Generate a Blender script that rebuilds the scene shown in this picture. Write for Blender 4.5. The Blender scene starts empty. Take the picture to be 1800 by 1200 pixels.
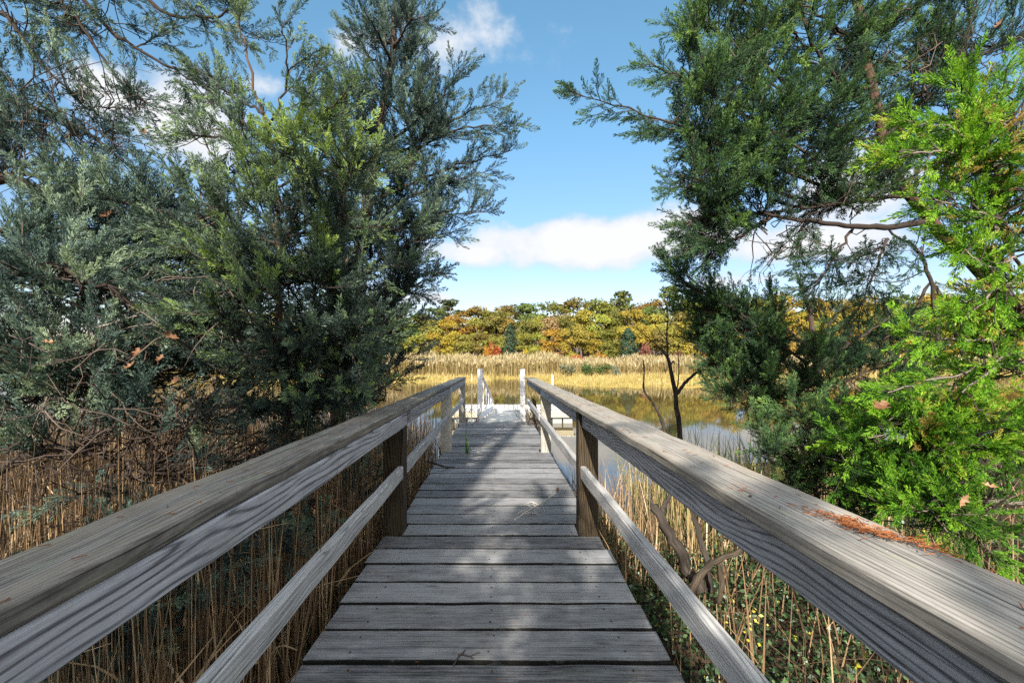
import bpy, math, random
import numpy as np
from mathutils import Vector, Matrix

rng = np.random.default_rng(11)
random.seed(5)
SC = bpy.context.scene
COL = SC.collection
F = 820.0          # lens: pixels of the 1800 px wide photograph per unit of slope
CAMZ = 2.4         # eye height above the pond


def P(px, py, Y):
    return np.array([(px - 900) / F * Y, Y, CAMZ + (600 - py) / F * Y], float)


# ------------------------------------------------------------------ objects
def link(o, parent=None):
    COL.objects.link(o)
    if parent is not None:
        o.parent = parent
    return o


def tag(o, label=None, cat=None, group=None, kind=None):
    if label: o['label'] = label
    if cat: o['category'] = cat
    if group: o['group'] = group
    if kind: o['kind'] = kind
    return o


def empty(name, loc=(0, 0, 0), rz=0.0, scale=1.0):
    o = bpy.data.objects.new(name, None)
    o.empty_display_size = 0.2
    o.location = loc
    o.rotation_euler = (0, 0, rz)
    o.scale = (scale,) * 3
    return link(o)


def mesh_from(name, V, faces, mat, parent=None, attrs=None, vec_attrs=None, smooth=False):
    """V (n,3); faces: (m,k) array of one face size, or a list of such arrays"""
    if not isinstance(faces, (list, tuple)):
        faces = [faces]
    faces = [np.asarray(f, np.int32) for f in faces if len(f)]
    me = bpy.data.meshes.new(name)
    V = np.asarray(V, np.float32)
    me.vertices.add(len(V))
    me.vertices.foreach_set('co', V.ravel())
    loops = np.concatenate([f.ravel() for f in faces])
    me.loops.add(len(loops))
    me.loops.foreach_set('vertex_index', loops)
    starts = []; base = 0
    for f in faces:
        starts.append(base + np.arange(len(f)) * f.shape[1]); base += f.size
    starts = np.concatenate(starts).astype(np.int32)
    me.polygons.add(len(starts))
    me.polygons.foreach_set('loop_start', starts)
    me.polygons.foreach_set('use_smooth', np.full(len(starts), bool(smooth)))
    me.update(calc_edges=True)
    for k, a in (attrs or {}).items():
        at = me.attributes.new(k, 'FLOAT', 'POINT')
        at.data.foreach_set('value', np.asarray(a, np.float32))
    for k, a in (vec_attrs or {}).items():
        at = me.attributes.new(k, 'FLOAT_VECTOR', 'POINT')
        at.data.foreach_set('vector', np.asarray(a, np.float32).ravel())
    me.materials.append(mat)
    o = bpy.data.objects.new(name, me)
    return link(o, parent)


class MB:
    """collects quads/tris with a grain coordinate and a tint, then links them as one mesh object"""
    def __init__(self):
        self.V = []; self.Q = []; self.T = []; self.G = []; self.A = []; self.ED = []; self.n = 0

    def add(self, V, quads=None, tris=None, grain=None, tint=0.5, edge=0.0):
        V = np.asarray(V, float); m = len(V)
        self.V.append(V)
        self.G.append(np.zeros((m, 3)) if grain is None else np.asarray(grain, float))
        self.A.append(np.full(m, tint) if np.isscalar(tint) else np.asarray(tint, float))
        self.ED.append(np.full(m, edge) if np.isscalar(edge) else np.asarray(edge, float))
        if quads is not None and len(quads): self.Q.append(np.asarray(quads, int) + self.n)
        if tris is not None and len(tris): self.T.append(np.asarray(tris, int) + self.n)
        self.n += m

    def board(self, p0, p1, w, h, up=(0, 0, 1), seg=6, ch=0.004, wob=0.0015, twist=0.0, edge=0.0):
        """a sawn board from p0 to p1 (axis through its centre), width w sideways, height h along up"""
        p0 = np.asarray(p0, float); p1 = np.asarray(p1, float)
        d = p1 - p0; L = np.linalg.norm(d); d /= L
        up = np.asarray(up, float); up = up - d * (up @ d); up /= np.linalg.norm(up)
        s = np.cross(d, up)
        a, b = w / 2, h / 2
        pr = [(-a + ch, -b), (a - ch, -b), (a, -b + ch), (a, b - ch), (a - ch, b), (-a + ch, b), (-a, b - ch), (-a, -b + ch)]
        off = rng.uniform(-50, 50, 3)
        V = []; G = []
        for i in range(seg + 1):
            t = i / seg
            w1 = rng.normal(0, wob, 2) if 0 < i < seg else np.zeros(2)
            c = p0 + d * (L * t) + s * w1[0] + up * w1[1]
            for (x, z) in pr:
                V.append(c + s * x + up * (z + twist * x * (t - .5)))
                G.append((L * t + off[0], x + off[1], z + off[2]))
        Q = []
        for i in range(seg):
            for k in range(8):
                k2 = (k + 1) % 8
                Q.append((i * 8 + k, i * 8 + k2, i * 8 + 8 + k2, i * 8 + 8 + k))
        e = seg * 8
        Q += [(0, 7, 2, 1), (7, 6, 3, 2), (6, 5, 4, 3)]
        Q += [(e, e + 1, e + 2, e + 7), (e + 7, e + 2, e + 3, e + 6), (e + 6, e + 3, e + 4, e + 5)]
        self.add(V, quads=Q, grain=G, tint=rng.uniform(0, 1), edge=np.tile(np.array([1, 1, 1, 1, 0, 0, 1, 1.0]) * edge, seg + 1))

    def tube(self, pts, r0, r1, sides=6, tint=0.5, rough=0.0, cap=True):
        pts = np.asarray(pts, float); n = len(pts)
        tang = np.gradient(pts, axis=0)
        tang /= np.linalg.norm(tang, axis=1)[:, None] + 1e-9
        ref = np.array([0, 0, 1.0]) if abs(tang[0][2]) < .9 else np.array([1.0, 0, 0])
        X = np.cross(tang, ref); X /= np.linalg.norm(X, axis=1)[:, None] + 1e-9
        Y = np.cross(tang, X)
        rr = np.linspace(r0, r1, n)
        ang = np.arange(sides) / sides * 2 * math.pi
        rad = rr[:, None] * (1 + (rng.normal(0, rough, (n, sides)) if rough else 0))
        V = pts[:, None, :] + rad[:, :, None] * (np.cos(ang)[None, :, None] * X[:, None, :] + np.sin(ang)[None, :, None] * Y[:, None, :])
        L = np.concatenate([[0], np.cumsum(np.linalg.norm(np.diff(pts, axis=0), axis=1))])
        off = rng.uniform(-30, 30, 3)
        G = np.stack([np.repeat(L[:, None], sides, 1) + off[0],
                      np.cos(ang)[None, :] * rr[:, None] + off[1], np.sin(ang)[None, :] * rr[:, None] + off[2]], -1)
        i, k = np.meshgrid(np.arange(n - 1), np.arange(sides), indexing='ij')
        k2 = (k + 1) % sides
        Q = np.stack([i * sides + k, i * sides + k2, (i + 1) * sides + k2, (i + 1) * sides + k], -1).reshape(-1, 4)
        V = V.reshape(-1, 3); G = G.reshape(-1, 3)
        T = []
        if cap:
            V = np.concatenate([V, pts[-1:], pts[:1]]); G = np.concatenate([G, G[-1:], G[:1]])
            a = n * sides; b = a + 1
            T = [((n - 1) * sides + q, (n - 1) * sides + (q + 1) % sides, a) for q in range(sides)]
            T += [((q + 1) % sides, q, b) for q in range(sides)]
        self.add(V, quads=Q, tris=T, grain=G, tint=tint)

    def build(self, name, mat, parent=None, smooth=False):
        return mesh_from(name, np.concatenate(self.V), [np.concatenate(x) for x in (self.Q, self.T) if x], mat, parent,
                         {'tint': np.concatenate(self.A), 'edge': np.concatenate(self.ED)}, {'grain': np.concatenate(self.G)}, smooth)


def smooth_path(pts, n=10):
    """Catmull-Rom through control points"""
    pts = np.asarray(pts, float)
    if len(pts) == 2:
        t = np.linspace(0, 1, n)[:, None]
        return pts[0] * (1 - t) + pts[1] * t
    p = np.vstack([2 * pts[0] - pts[1], pts, 2 * pts[-1] - pts[-2]])
    out = []
    m = len(pts) - 1
    for q in np.linspace(0, m - 1e-6, n):
        i = int(q); t = q - i
        a, b, c, d = p[i], p[i + 1], p[i + 2], p[i + 3]
        out.append(.5 * ((2 * b) + (-a + c) * t + (2 * a - 5 * b + 4 * c - d) * t * t + (-a + 3 * b - 3 * c + d) * t ** 3))
    return np.array(out)


# ------------------------------------------------------------------ materials
class NT:
    def __init__(self, tree):
        self.t = tree; self.n = tree.nodes; self.l = tree.links

    def new(self, typ, inputs=None, **props):
        nd = self.n.new(typ)
        for k, v in props.items(): setattr(nd, k, v)
        for k, v in (inputs or {}).items(): self.put(nd, k, v)
        return nd

    def put(self, nd, k, v):
        s = nd.inputs[k]
        if isinstance(v, bpy.types.NodeSocket): self.l.new(v, s)
        else: s.default_value = v

    def math(self, op, a, b=None, c=None, clamp=False):
        nd = self.new('ShaderNodeMath', operation=op); nd.use_clamp = clamp
        for i, v in enumerate((a, b, c)):
            if v is not None: self.put(nd, i, v)
        return nd.outputs[0]

    def vscale(self, v, s):
        nd = self.new('ShaderNodeVectorMath', operation='MULTIPLY')
        self.put(nd, 0, v); nd.inputs[1].default_value = s
        return nd.outputs[0]

    def noise(self, v, scale, detail=4, rough=.55, out='Fac', dist=0.0):
        nd = self.new('ShaderNodeTexNoise', {'Vector': v, 'Scale': scale, 'Detail': detail, 'Roughness': rough, 'Distortion': dist})
        return nd.outputs[out]

    def ramp(self, fac, stops, interp='LINEAR'):
        nd = self.new('ShaderNodeValToRGB'); cr = nd.color_ramp; cr.interpolation = interp
        while len(cr.elements) < len(stops): cr.elements.new(.5)
        for e, (p, c) in zip(cr.elements, stops):
            e.position = p
            e.color = (c, c, c, 1) if np.isscalar(c) else (*c, 1)
        self.put(nd, 'Fac', fac)
        return nd.outputs['Color']

    def mix(self, fac, a, b, blend='MIX'):
        nd = self.new('ShaderNodeMix', data_type='RGBA', blend_type=blend)
        for i, v in ((0, fac), (6, a), (7, b)):
            if isinstance(v, bpy.types.NodeSocket): self.l.new(v, nd.inputs[i])
            elif i == 0: nd.inputs[0].default_value = v
            else: nd.inputs[i].default_value = (*v, 1) if len(v) == 3 else v
        return nd.outputs[2]

    def attr(self, name, out='Fac'):
        return self.new('ShaderNodeAttribute', attribute_name=name).outputs[out]


def new_mat(name):
    m = bpy.data.materials.new(name); m.use_nodes = True
    m.node_tree.nodes.clear()
    k = NT(m.node_tree)
    out = k.new('ShaderNodeOutputMaterial')
    return m, k, out


def principled(k, out, color, rough=.7, bump=None, bstr=.3, bdist=.01, spec=.3, metallic=0.0):
    b = k.new('ShaderNodeBsdfPrincipled', {'Base Color': color if isinstance(color, bpy.types.NodeSocket) else (*color, 1),
                                           'Roughness': rough, 'Specular IOR Level': spec, 'Metallic': metallic})
    if bump is not None:
        bn = k.new('ShaderNodeBump', {'Height': bump, 'Strength': bstr, 'Distance': bdist})
        k.l.new(bn.outputs[0], b.inputs['Normal'])
    k.l.new(b.outputs[0], out.inputs['Surface'])
    return b


def wood_mat(name, lo, hi, ring=.35, lichen=.25, stain=.5, warm=None, ringscale=55, knots=.0, dirt=None):
    m, k, out = new_mat(name)
    g = k.attr('grain', 'Vector')
    tint = k.attr('tint')
    warp = k.noise(k.vscale(g, (1.0, 5, 5)), 1.0, 2, .5)
    sep = k.new('ShaderNodeSeparateXYZ', {0: g})
    q = k.math('ADD', k.math('MULTIPLY', sep.outputs[1], 1.0), k.math('MULTIPLY', sep.outputs[2], .8))
    ph = k.math('ADD', k.math('MULTIPLY', q, float(ringscale * 2.6 * 6.28)), k.math('MULTIPLY', warp, 75.0))
    rings = k.math('POWER', k.math('MULTIPLY_ADD', k.math('SINE', ph), .5, .5), 3.5)      # cathedral growth rings
    fibre = k.noise(k.vscale(g, (9, 420, 420)), 1.0, 4, .7)
    streak = k.noise(k.vscale(g, (2.2, 95, 95)), 1.0, 6, .72)
    blot = k.noise(k.vscale(g, (5, 13, 13)), 1.0, 7, .72)
    f = k.math('ADD', k.math('MULTIPLY', streak, .70), k.math('MULTIPLY', fibre, .45))
    f = k.math('SUBTRACT', f, k.math('MULTIPLY', rings, ring * .45))
    f = k.math('ADD', f, k.math('MULTIPLY', k.math('SUBTRACT', blot, .5), stain))
    f = k.math('ADD', f, k.math('MULTIPLY', k.math('SUBTRACT', tint, .5), .24))
    mid = tuple((a + b) / 2 for a, b in zip(lo, hi))
    col = k.ramp(f, [(.30, lo), (.5, mid), (.72, hi)])
    if warm:
        wf = k.ramp(k.noise(k.vscale(g, (.7, 9, 9)), 1.0, 3), [(.45, 0.0), (.68, .7)])
        col = k.mix(wf, col, warm)
    lf = k.ramp(k.noise(k.vscale(g, (3.2, 11, 11)), 1.0, 6, .7), [(.55, 0.0), (.68, 1.0)])
    lf = k.math('MULTIPLY', lf, lichen)
    col = k.mix(lf, col, (.30, .33, .20))
    # drying checks: thin dark cracks along the grain
    cr = k.ramp(k.noise(k.vscale(g, (1.8, 150, 150)), 1.0, 3, .5), [(.31, 1.0), (.35, 0.0)])
    col = k.mix(k.math('MULTIPLY', cr, .75), col, tuple(c * .25 for c in lo))
    if knots:
        vo = k.new('ShaderNodeTexVoronoi', {'Vector': k.vscale(g, (2.1, 7, 7)), 'Scale': 1.0})
        kn = k.ramp(vo.outputs['Distance'], [(.04, 1.0), (.11, 0.0)])
        col = k.mix(k.math('MULTIPLY', kn, knots), col, tuple(c * .5 for c in lo))
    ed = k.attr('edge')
    mildew_gap_shade = k.ramp(k.noise(k.vscale(g, (9, 30, 30)), 1.0, 5, .7), [(.32, 1.0), (.62, .35)])
    col = k.mix(k.math('MULTIPLY', ed, mildew_gap_shade, clamp=True), col, (.012, .012, .011))  # dark edges: mildew on the caps, painted gap shade on deck planks
    h = k.math('ADD', k.math('MULTIPLY', fibre, .25), k.math('MULTIPLY', streak, .5))
    h = k.math('SUBTRACT', h, k.math('MULTIPLY', rings, .15))
    h = k.math('SUBTRACT', h, k.math('MULTIPLY', cr, 1.0))
    principled(k, out, col, .85, h, .5, .0022, .15)
    return m


def leaf_mat(name, stops, trans=.3, tcol=None, rough=.6, obj_color=False, spec=.2, brown=None):
    m, k, out = new_mat(name)
    t = k.attr('tint')
    col = k.ramp(t, stops)
    if obj_color:
        oi = k.new('ShaderNodeObjectInfo')
        col = k.mix(1.0, col, oi.outputs['Color'], 'MULTIPLY')
    b = k.new('ShaderNodeBsdfPrincipled', {'Base Color': col, 'Roughness': rough, 'Specular IOR Level': spec})
    tr = k.new('ShaderNodeBsdfTranslucent', {'Color': k.mix(1.0, col, tcol or (1.2, 1.25, .7), 'MULTIPLY')})
    mx = k.new('ShaderNodeMixShader', {0: trans, 1: b.outputs[0], 2: tr.outputs[0]})
    k.l.new(mx.outputs[0], out.inputs['Surface'])
    return m


def bark_mat(name, lo, hi, sc=1.0):
    m, k, out = new_mat(name)
    g = k.attr('grain', 'Vector')
    n = k.noise(k.vscale(g, (6 * sc, 60 * sc, 60 * sc)), 1.0, 5, .65)
    n2 = k.noise(k.vscale(g, (3, 9, 9)), 1.0, 3)
    f = k.math('ADD', k.math('MULTIPLY', n, .7), k.math('MULTIPLY', n2, .3))
    col = k.ramp(f, [(.32, lo), (.68, hi)])
    principled(k, out, col, .9, n, .7, .012, .1)
    return m


def tint_mat(name, stops, rough=.8, spec=.2):
    m, k, out = new_mat(name)
    principled(k, out, k.ramp(k.attr('tint'), stops), rough, spec=spec)
    return m


M = {}
M['deck'] = wood_mat('weathered deck planks', (.034, .034, .037), (.28, .28, .285), ring=.14, lichen=.10, stain=.6, knots=.5)
M['rail'] = wood_mat('weathered grey rail', (.070, .064, .058), (.37, .345, .31), ring=.40, lichen=.35, stain=.5, ringscale=38, knots=.8, warm=(.30, .25, .19))
M['board'] = wood_mat('silvered rail board', (.11, .108, .115), (.52, .51, .53), ring=.55, lichen=.15, stain=.35, ringscale=30, knots=.9)
M['lowrail'] = wood_mat('pale lower rail', (.12, .118, .12), (.52, .51, .50), ring=.40, lichen=.30, stain=.35, ringscale=34, knots=.6)
M['darkpost'] = wood_mat('dark brown post', (.006, .005, .004), (.070, .050, .030), ring=.6, lichen=.05, stain=.35, ringscale=24)
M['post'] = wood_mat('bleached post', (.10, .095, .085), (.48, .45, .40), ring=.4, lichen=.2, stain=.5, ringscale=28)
M['joist'] = wood_mat('dark joist', (.03, .028, .025), (.16, .15, .13), ring=.2, lichen=.1)
M['dock'] = wood_mat('bleached dock planks', (.28, .27, .25), (.66, .64, .60), ring=.15, lichen=.05, stain=.3)
M['fascia'] = wood_mat('tan dock fascia', (.22, .19, .12), (.55, .49, .36), ring=.2, lichen=.05, stain=.3)
M['white'] = wood_mat('worn white paint', (.62, .62, .64), (.84, .84, .86), ring=.02, lichen=.02, stain=.2)
M['float'] = tint_mat('grey plastic float', [(0, (.16, .17, .17)), (1, (.27, .28, .28))], .6)
M['barkred'] = bark_mat('red cedar bark', (.022, .015, .011), (.13, .08, .055))
M['barkdark'] = bark_mat('dark cedar bark', (.018, .014, .012), (.12, .09, .075))
M['twig'] = tint_mat('grey twigs', [(0, (.022, .016, .013)), (.3, (.05, .037, .030)), (.7, (.13, .10, .082)), (1, (.27, .235, .21))], .9)
M['snag'] = bark_mat('dead wood', (.008, .007, .0065), (.085, .07, .058))
M['log'] = bark_mat('lichened dead log', (.010, .009, .008), (.10, .078, .055), 1.6)


# ------------------------------------------------------------------ boardwalk frame
AX = np.array([-0.0327, 1.0, -0.0427]); OX = -0.034


def B(x, y, dz=0.0):
    """boardwalk coordinates: x across, y along, dz above the walking surface"""
    return np.array([OX + AX[0] * y + x, y, 1.2 + AX[2] * y + dz])


DIRX = np.array([1.0, 0.0327, 0.0]); DIRX /= np.linalg.norm(DIRX)

walk = empty('boardwalk', tuple(B(0, 0)))
tag(walk, 'grey weathered timber boardwalk with handrails leading down to the pond', 'boardwalk')
WI = Vector(B(0, 0))


def walk_part(mb, name, mat, smooth=False):
    o = mb.build(name, mat, walk, smooth)
    o.location = -WI
    return o


PITCH = .226
mb = MB()
y = -1.35 + .06
i = 0
while y < 9.2:
    y1 = min(y + PITCH - .021 + rng.normal(0, .003), 9.29)
    c = (y + y1) / 2
    dz = rng.normal(0, .0016)
    hwl = .743 + rng.normal(0, .007) - (.05 if c > 3.36 else 0)
    hwr = .743 + rng.normal(0, .007) + (.012 if c > 3.36 else 0)
    if abs(c - 3.29) < .11 or abs(c - 6.36) < .11 or abs(c - .15) < .11:
        hwl, hwr = .618, .601
    sk = rng.normal(0, .003)
    mb.board(B(-hwl, c + sk, -.019 + dz), B(hwr, c - sk, -.019 + dz), y1 - y, .038, up=(0, 0.0427, 1), seg=8, ch=.004, wob=.0012, edge=2.2)  # dark plank sides put the shade of the gaps into the colour
    y += PITCH
    i += 1
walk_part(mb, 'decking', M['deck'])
NAILS = []
y = -1.35 + .06
while y < 9.1:
    for nx in (-.56, .56, .01):
        for ny in (.05, .155):
            NAILS.append((B(nx + rng.normal(0, .008), y + ny + rng.normal(0, .006), .0025), .0048))
    y += PITCH
for sx in (-.55, 0, .55):
    mb = MB(); mb.board(B(sx, -1.3, -.135), B(sx, 9.25, -.135), .04, .18); walk_part(mb, 'joist', M['joist'])

PY = (.12, 3.295, 6.36, 9.25)
CAPB = 1.2 - .31 - .038     # underside of the cap above the deck
for j, py in enumerate(PY):
    for side in (-1, 1):
        if j == 3 and side == 1: continue
        cx = side * .683 + (-.012 if side > 0 else 0)
        if j >= 2: cx += .03
        mb = MB()
        base = B(cx, py, 0)
        z0 = -.75
        hh = CAPB - .002 if j < 3 else CAPB - .002
        w = .136 if j < 3 else .12
        mb.board((base[0], base[1], z0), (base[0], base[1], base[2] + hh - .002), w, .136, up=(0, 1, 0), seg=9, ch=.006, wob=.0012)
        o = walk_part(mb, 'post', M['darkpost'] if j < 2 else M['post'])  # near posts get a much darker wood than the far ones
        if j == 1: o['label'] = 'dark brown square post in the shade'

XI = .595
for side in (-1, 1):
    for (a, b) in ((-1.2, 3.225), (3.37, 6.29), (6.43, 9.18)):
        inner = .612 if side < 0 else .622
        x = side * (inner + .019)
        if side < 0: x = -.606
        top = CAPB - .003 - (.013 if side > 0 else 0)
        mb = MB()
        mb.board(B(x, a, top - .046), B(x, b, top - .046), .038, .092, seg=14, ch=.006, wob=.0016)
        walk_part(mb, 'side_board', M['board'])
        xl = side * .634
        mb = MB()
        mb.board(B(xl, a, 1.2 - .768), B(xl, b if side > 0 or b < 9 else 9.2, 1.2 - .768), .042, .089, seg=14, ch=.007, wob=.002)
        walk_part(mb, 'lower_rail', M['lowrail'])
    xo, xi = (.752, .588) if side < 0 else (.772, .583)
    cx = side * (xo + xi) / 2
    for (a, b) in ((-1.25, 6.345), (6.352, 9.32)):
        if side > 0 and a > 0: b = 9.1
        mb = MB()
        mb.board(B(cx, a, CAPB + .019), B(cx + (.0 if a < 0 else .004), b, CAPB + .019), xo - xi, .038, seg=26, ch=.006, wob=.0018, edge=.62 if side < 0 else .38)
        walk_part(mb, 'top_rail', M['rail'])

for side in (-1, 1):
    for py in (.12, 3.25, 3.34, 6.30, 6.41):
        for nx in (.63, .72):
            NAILS.append((B(side * nx + rng.normal(0, .006), py + rng.normal(0, .01), CAPB + .0395), .0045))
    for py in (1.1, 2.2, 4.4, 5.3):
        NAILS.append((B(side * .615, py + rng.normal(0, .03), CAPB + .0395), .004))
mb = MB()
for q, r_ in NAILS:
    mb.tube([q, q + np.array([0, 0, .002])], r_, r_ * .8, 6, tint=rng.uniform(0, 1))
M['rust'] = tint_mat('rusty nail heads', [(0, (.02, .014, .011)), (1, (.09, .045, .025))], .7)
o = walk_part(mb, 'nail_heads', M['rust']); o['kind'] = 'stuff'

# thin rod lashed to the last left post
mb = MB(); mb.tube([P(829, 744, 9.1), P(829, 657, 9.1)], .012, .010, 6)
tag(mb.build('metal_rod', M['white']), 'thin pale rod standing at the end of the left handrail', 'rod')

# ------------------------------------------------------------------ gangway, floating dock
gdir = np.array([.0232, 1.0]); gdir /= np.linalg.norm(gdir)
gperp = np.array([gdir[1], -gdir[0]])
G0 = np.array([(881 - 900) / F * 9.36, 9.36]); GL = 4.35
gz0, gz1 = .795, .395


def GW(u, t, dz=0):
    q = G0 + gperp * u + gdir * (t * GL)
    return np.array([q[0], q[1], gz0 + (gz1 - gz0) * t + dz])


gang = empty('gangway', tuple(GW(0, 0)))
tag(gang, 'sloping gangway with white railings joining the boardwalk to the floating dock', 'gangway')
GI = Vector(GW(0, 0))


def gang_part(mb, name, mat):
    o = mb.build(name, mat, gang); o.location = -GI; return o


mb = MB()
nb = 30
for q in range(nb):
    t0, t1 = q / nb, (q + .96) / nb
    mb.board(GW(-.41, (t0 + t1) / 2, -.012), GW(.41, (t0 + t1) / 2, -.012), (t1 - t0) * GL, .024, seg=2, ch=.003)
gang_part(mb, 'decking', M['dock'])
for u in (-.40, .40):
    mb = MB(); mb.board(GW(u, .0, -.09), GW(u, 1, -.09), .05, .12); gang_part(mb, 'stringer', M['fascia'])
hN, hF = 1.03, .24
for s in (-1, 1):
    u = s * .44
    def HT(t): return hN + (hF - hN) * t
    for q, t in enumerate((0.0, .07, .22, .40, .58, .78, .98)):
        if s > 0 and 0 < t < .1: continue
        mb = MB()
        w = .095 if q == 0 else .030
        mb.board(GW(u, t, -.06), GW(u + (-.02 * s if q == 0 else 0), t, HT(t) + (.02 if q == 0 else -.02)), w, .05 if q == 0 else .04, up=(0, 1, 0), seg=3, ch=.004)
        o = gang_part(mb, 'post', M['white'])
    mb = MB(); mb.board(GW(u, .01, HT(.01)), GW(u, 1, HT(1)), .05, .03, seg=6, ch=.006); gang_part(mb, 'railing', M['white'])
    mb = MB(); mb.board(GW(u, .03, .09), GW(u, 1, .06), .03, .14, seg=6); gang_part(mb, 'kickboard', M['white'])

dock = empty('floating_dock', (0, 14.3, 0))
tag(dock, 'low floating dock of pale bleached planks at the foot of the gangway', 'dock')


def dock_part(mb, name, mat):
    o = mb.build(name, mat, dock); o.location = (0, -14.3, 0); return o


DX0, DX1, DY0, DY1, DZ = -1.80, 1.80, 13.62, 15.02, .375
mb = MB()
x = DX0
while x < DX1 - .05:
    mb.board((x + .068, DY0, DZ - .018 + rng.normal(0, .002)), (x + .068, DY1, DZ - .018 + rng.normal(0, .002)), .128, .036, seg=3, ch=.004)
    x += .1415
dock_part(mb, 'decking', M['dock'])
for (a, b) in (((DX0, DY0 + .01, DZ - .115), (DX1, DY0 + .01, DZ - .115)), ((DX0, DY1 - .02, DZ - .115), (DX1, DY1 - .02, DZ - .115)),
               ((DX0 + .02, DY0 + .06, DZ - .115), (DX0 + .02, DY1 - .06, DZ - .115)), ((DX1 - .02, DY0 + .06, DZ - .115), (DX1 - .02, DY1 - .06, DZ - .115))):
    mb = MB(); mb.board(a, b, .045, .15, seg=6); dock_part(mb, 'fascia', M['fascia'])
for fx in (-1.55, -1.18, -.5, .35, 1.02, 1.33, 1.64):
    for fy in (DY0 + .25, DY1 - .25):
        mb = MB()
        mb.board((fx, fy - .16, .06), (fx, fy + .16, .06), .27 if abs(fx - 1.33) < .01 or abs(fx) > 1.4 else .22, .26, seg=2, ch=.025)
        dock_part(mb, 'float', M['float'])

mb = MB(); mb.tube([(1.74, 20.0, -.6), (1.735, 20.0, .98)], .035, .032, 8)
tag(mb.build('stake', M['white']), 'thin pale stake standing alone in the pond in front of the marsh grass', 'stake')

# ------------------------------------------------------------------ ground, water
def near_shore(x):
    return np.interp(x, [-30, -6, -2.2, -1.0, .6, 1.2, 2.6, 4.5, 8, 30], [12, 9.5, 8.6, 7.2, 6.3, 6.2, 7.0, 9.0, 11.0, 14])


def far_shore(x):
    return np.interp(x, [-60, -12, -5, -1.4, -1.0, .8, 1.0, 2.4, 4.3, 8.3, 12.0, 14.0, 30, 60], [30, 27, 27, 27.2, 30.0, 29.5, 27.0, 26.6, 24.6, 24.5, 24.9, 30.0, 33, 36])


def ground_z(x, y):
    yn = near_shore(x); yf = far_shore(x)
    near = np.minimum((yn - y) * .10, .30)
    far = np.minimum((y - yf) * .05, .22) + np.clip((y - 39) / 30, 0, 1) ** 1.2 * 3.0 + np.clip((y - 70) / 200, 0, 1) * 2
    pond = np.maximum(near, far)
    h = np.maximum(pond, -.7)
    bump = .04 * np.sin(x * 3.1 + y * 1.7) * np.sin(y * 2.3 - x * 1.1)
    return h + bump * (h > -.3)


def grid_mesh(name, xs, ys, zf, mat, **kw):
    Xg, Yg = np.meshgrid(xs, ys)
    V = np.stack([Xg, Yg, zf(Xg, Yg)], -1).reshape(-1, 3)
    nx, ny = len(xs), len(ys)
    i, j = np.meshgrid(np.arange(ny - 1), np.arange(nx - 1), indexing='ij')
    Q = np.stack([i * nx + j, i * nx + j + 1, (i + 1) * nx + j + 1, (i + 1) * nx + j], -1).reshape(-1, 4)
    return mesh_from(name, V, Q, mat, smooth=True, **kw)


m, k, out = new_mat('marsh soil and litter')
tc = k.new('ShaderNodeTexCoord').outputs['Object']
sep = k.new('ShaderNodeSeparateXYZ', {0: tc})
n1 = k.noise(tc, 9, 6, .7); n2 = k.noise(tc, 1.3, 4)
nearc = k.ramp(n1, [(.3, (.010, .008, .006)), (.5, (.035, .026, .017)), (.72, (.12, .085, .05))])
grassc = k.ramp(k.math('ADD', k.math('MULTIPLY', n1, .5), k.math('MULTIPLY', n2, .5)), [(.35, (.20, .15, .04)), (.55, (.38, .28, .08)), (.7, (.25, .25, .05))])
forc = k.ramp(n1, [(.3, (.02, .018, .01)), (.7, (.10, .06, .025))])
f1 = k.math('MULTIPLY', k.math('SUBTRACT', sep.outputs[1], 18.0), .2, clamp=True)
f2 = k.math('MULTIPLY', k.math('SUBTRACT', sep.outputs[1], 37.0), .2, clamp=True)
col = k.mix(f2, k.mix(f1, nearc, grassc), forc)
principled(k, out, col, .95, n1, .8, .05, .1)
M['soil'] = m
xs = np.unique(np.concatenate([np.linspace(-600, -40, 12), np.linspace(-40, -8, 25), np.linspace(-8, 8, 70), np.linspace(8, 40, 25), np.linspace(40, 600, 12)]))
ys = np.unique(np.concatenate([np.linspace(-300, -20, 8), np.linspace(-20, -2, 12), np.linspace(-2, 12, 60), np.linspace(12, 50, 70), np.linspace(50, 110, 25), np.linspace(110, 900, 12)]))
gr = grid_mesh('ground', xs, ys, ground_z, M['soil']); tag(gr, 'dark marsh soil and litter under the reeds and wood', 'ground', kind='structure')

m, k, out = new_mat('pond water')
tc = k.new('ShaderNodeTexCoord').outputs['Object']
w1 = k.noise(k.vscale(tc, (1.6, 5.5, 1)), 1.0, 3, .5)
w2 = k.noise(k.vscale(tc, (.25, .5, 1)), 1.0, 2, .5)
w = k.math('ADD', k.math('MULTIPLY', w1, .5), k.math('MULTIPLY', w2, .4))
b = k.new('ShaderNodeBsdfPrincipled', {'Base Color': (.075, .055, .020, 1), 'Roughness': .04, 'IOR': 2.4, 'Specular IOR Level': .5})
bn = k.new('ShaderNodeBump', {'Height': w, 'Strength': .03, 'Distance': .02})
k.l.new(bn.outputs[0], b.inputs['Normal'])
k.l.new(b.outputs[0], out.inputs['Surface'])
M['water'] = m
wt = grid_mesh('water', np.linspace(-70, 70, 8), np.linspace(4.5, 40, 6), lambda x, y: x * 0.0, M['water']); tag(wt, 'calm pond reflecting the golden wood and pale sky', 'water', kind='structure')

# ------------------------------------------------------------------ cedar foliage
def shoot_quads(base, d, L, w, roll):
    d = d / np.linalg.norm(d)
    r = np.array([math.cos(roll), math.sin(roll), .3])
    s = np.cross(d, r); s /= np.linalg.norm(s) + 1e-9
    mid = base + d * L * .4
    return [base, mid + s * w, base + d * L, mid - s * w]


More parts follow.
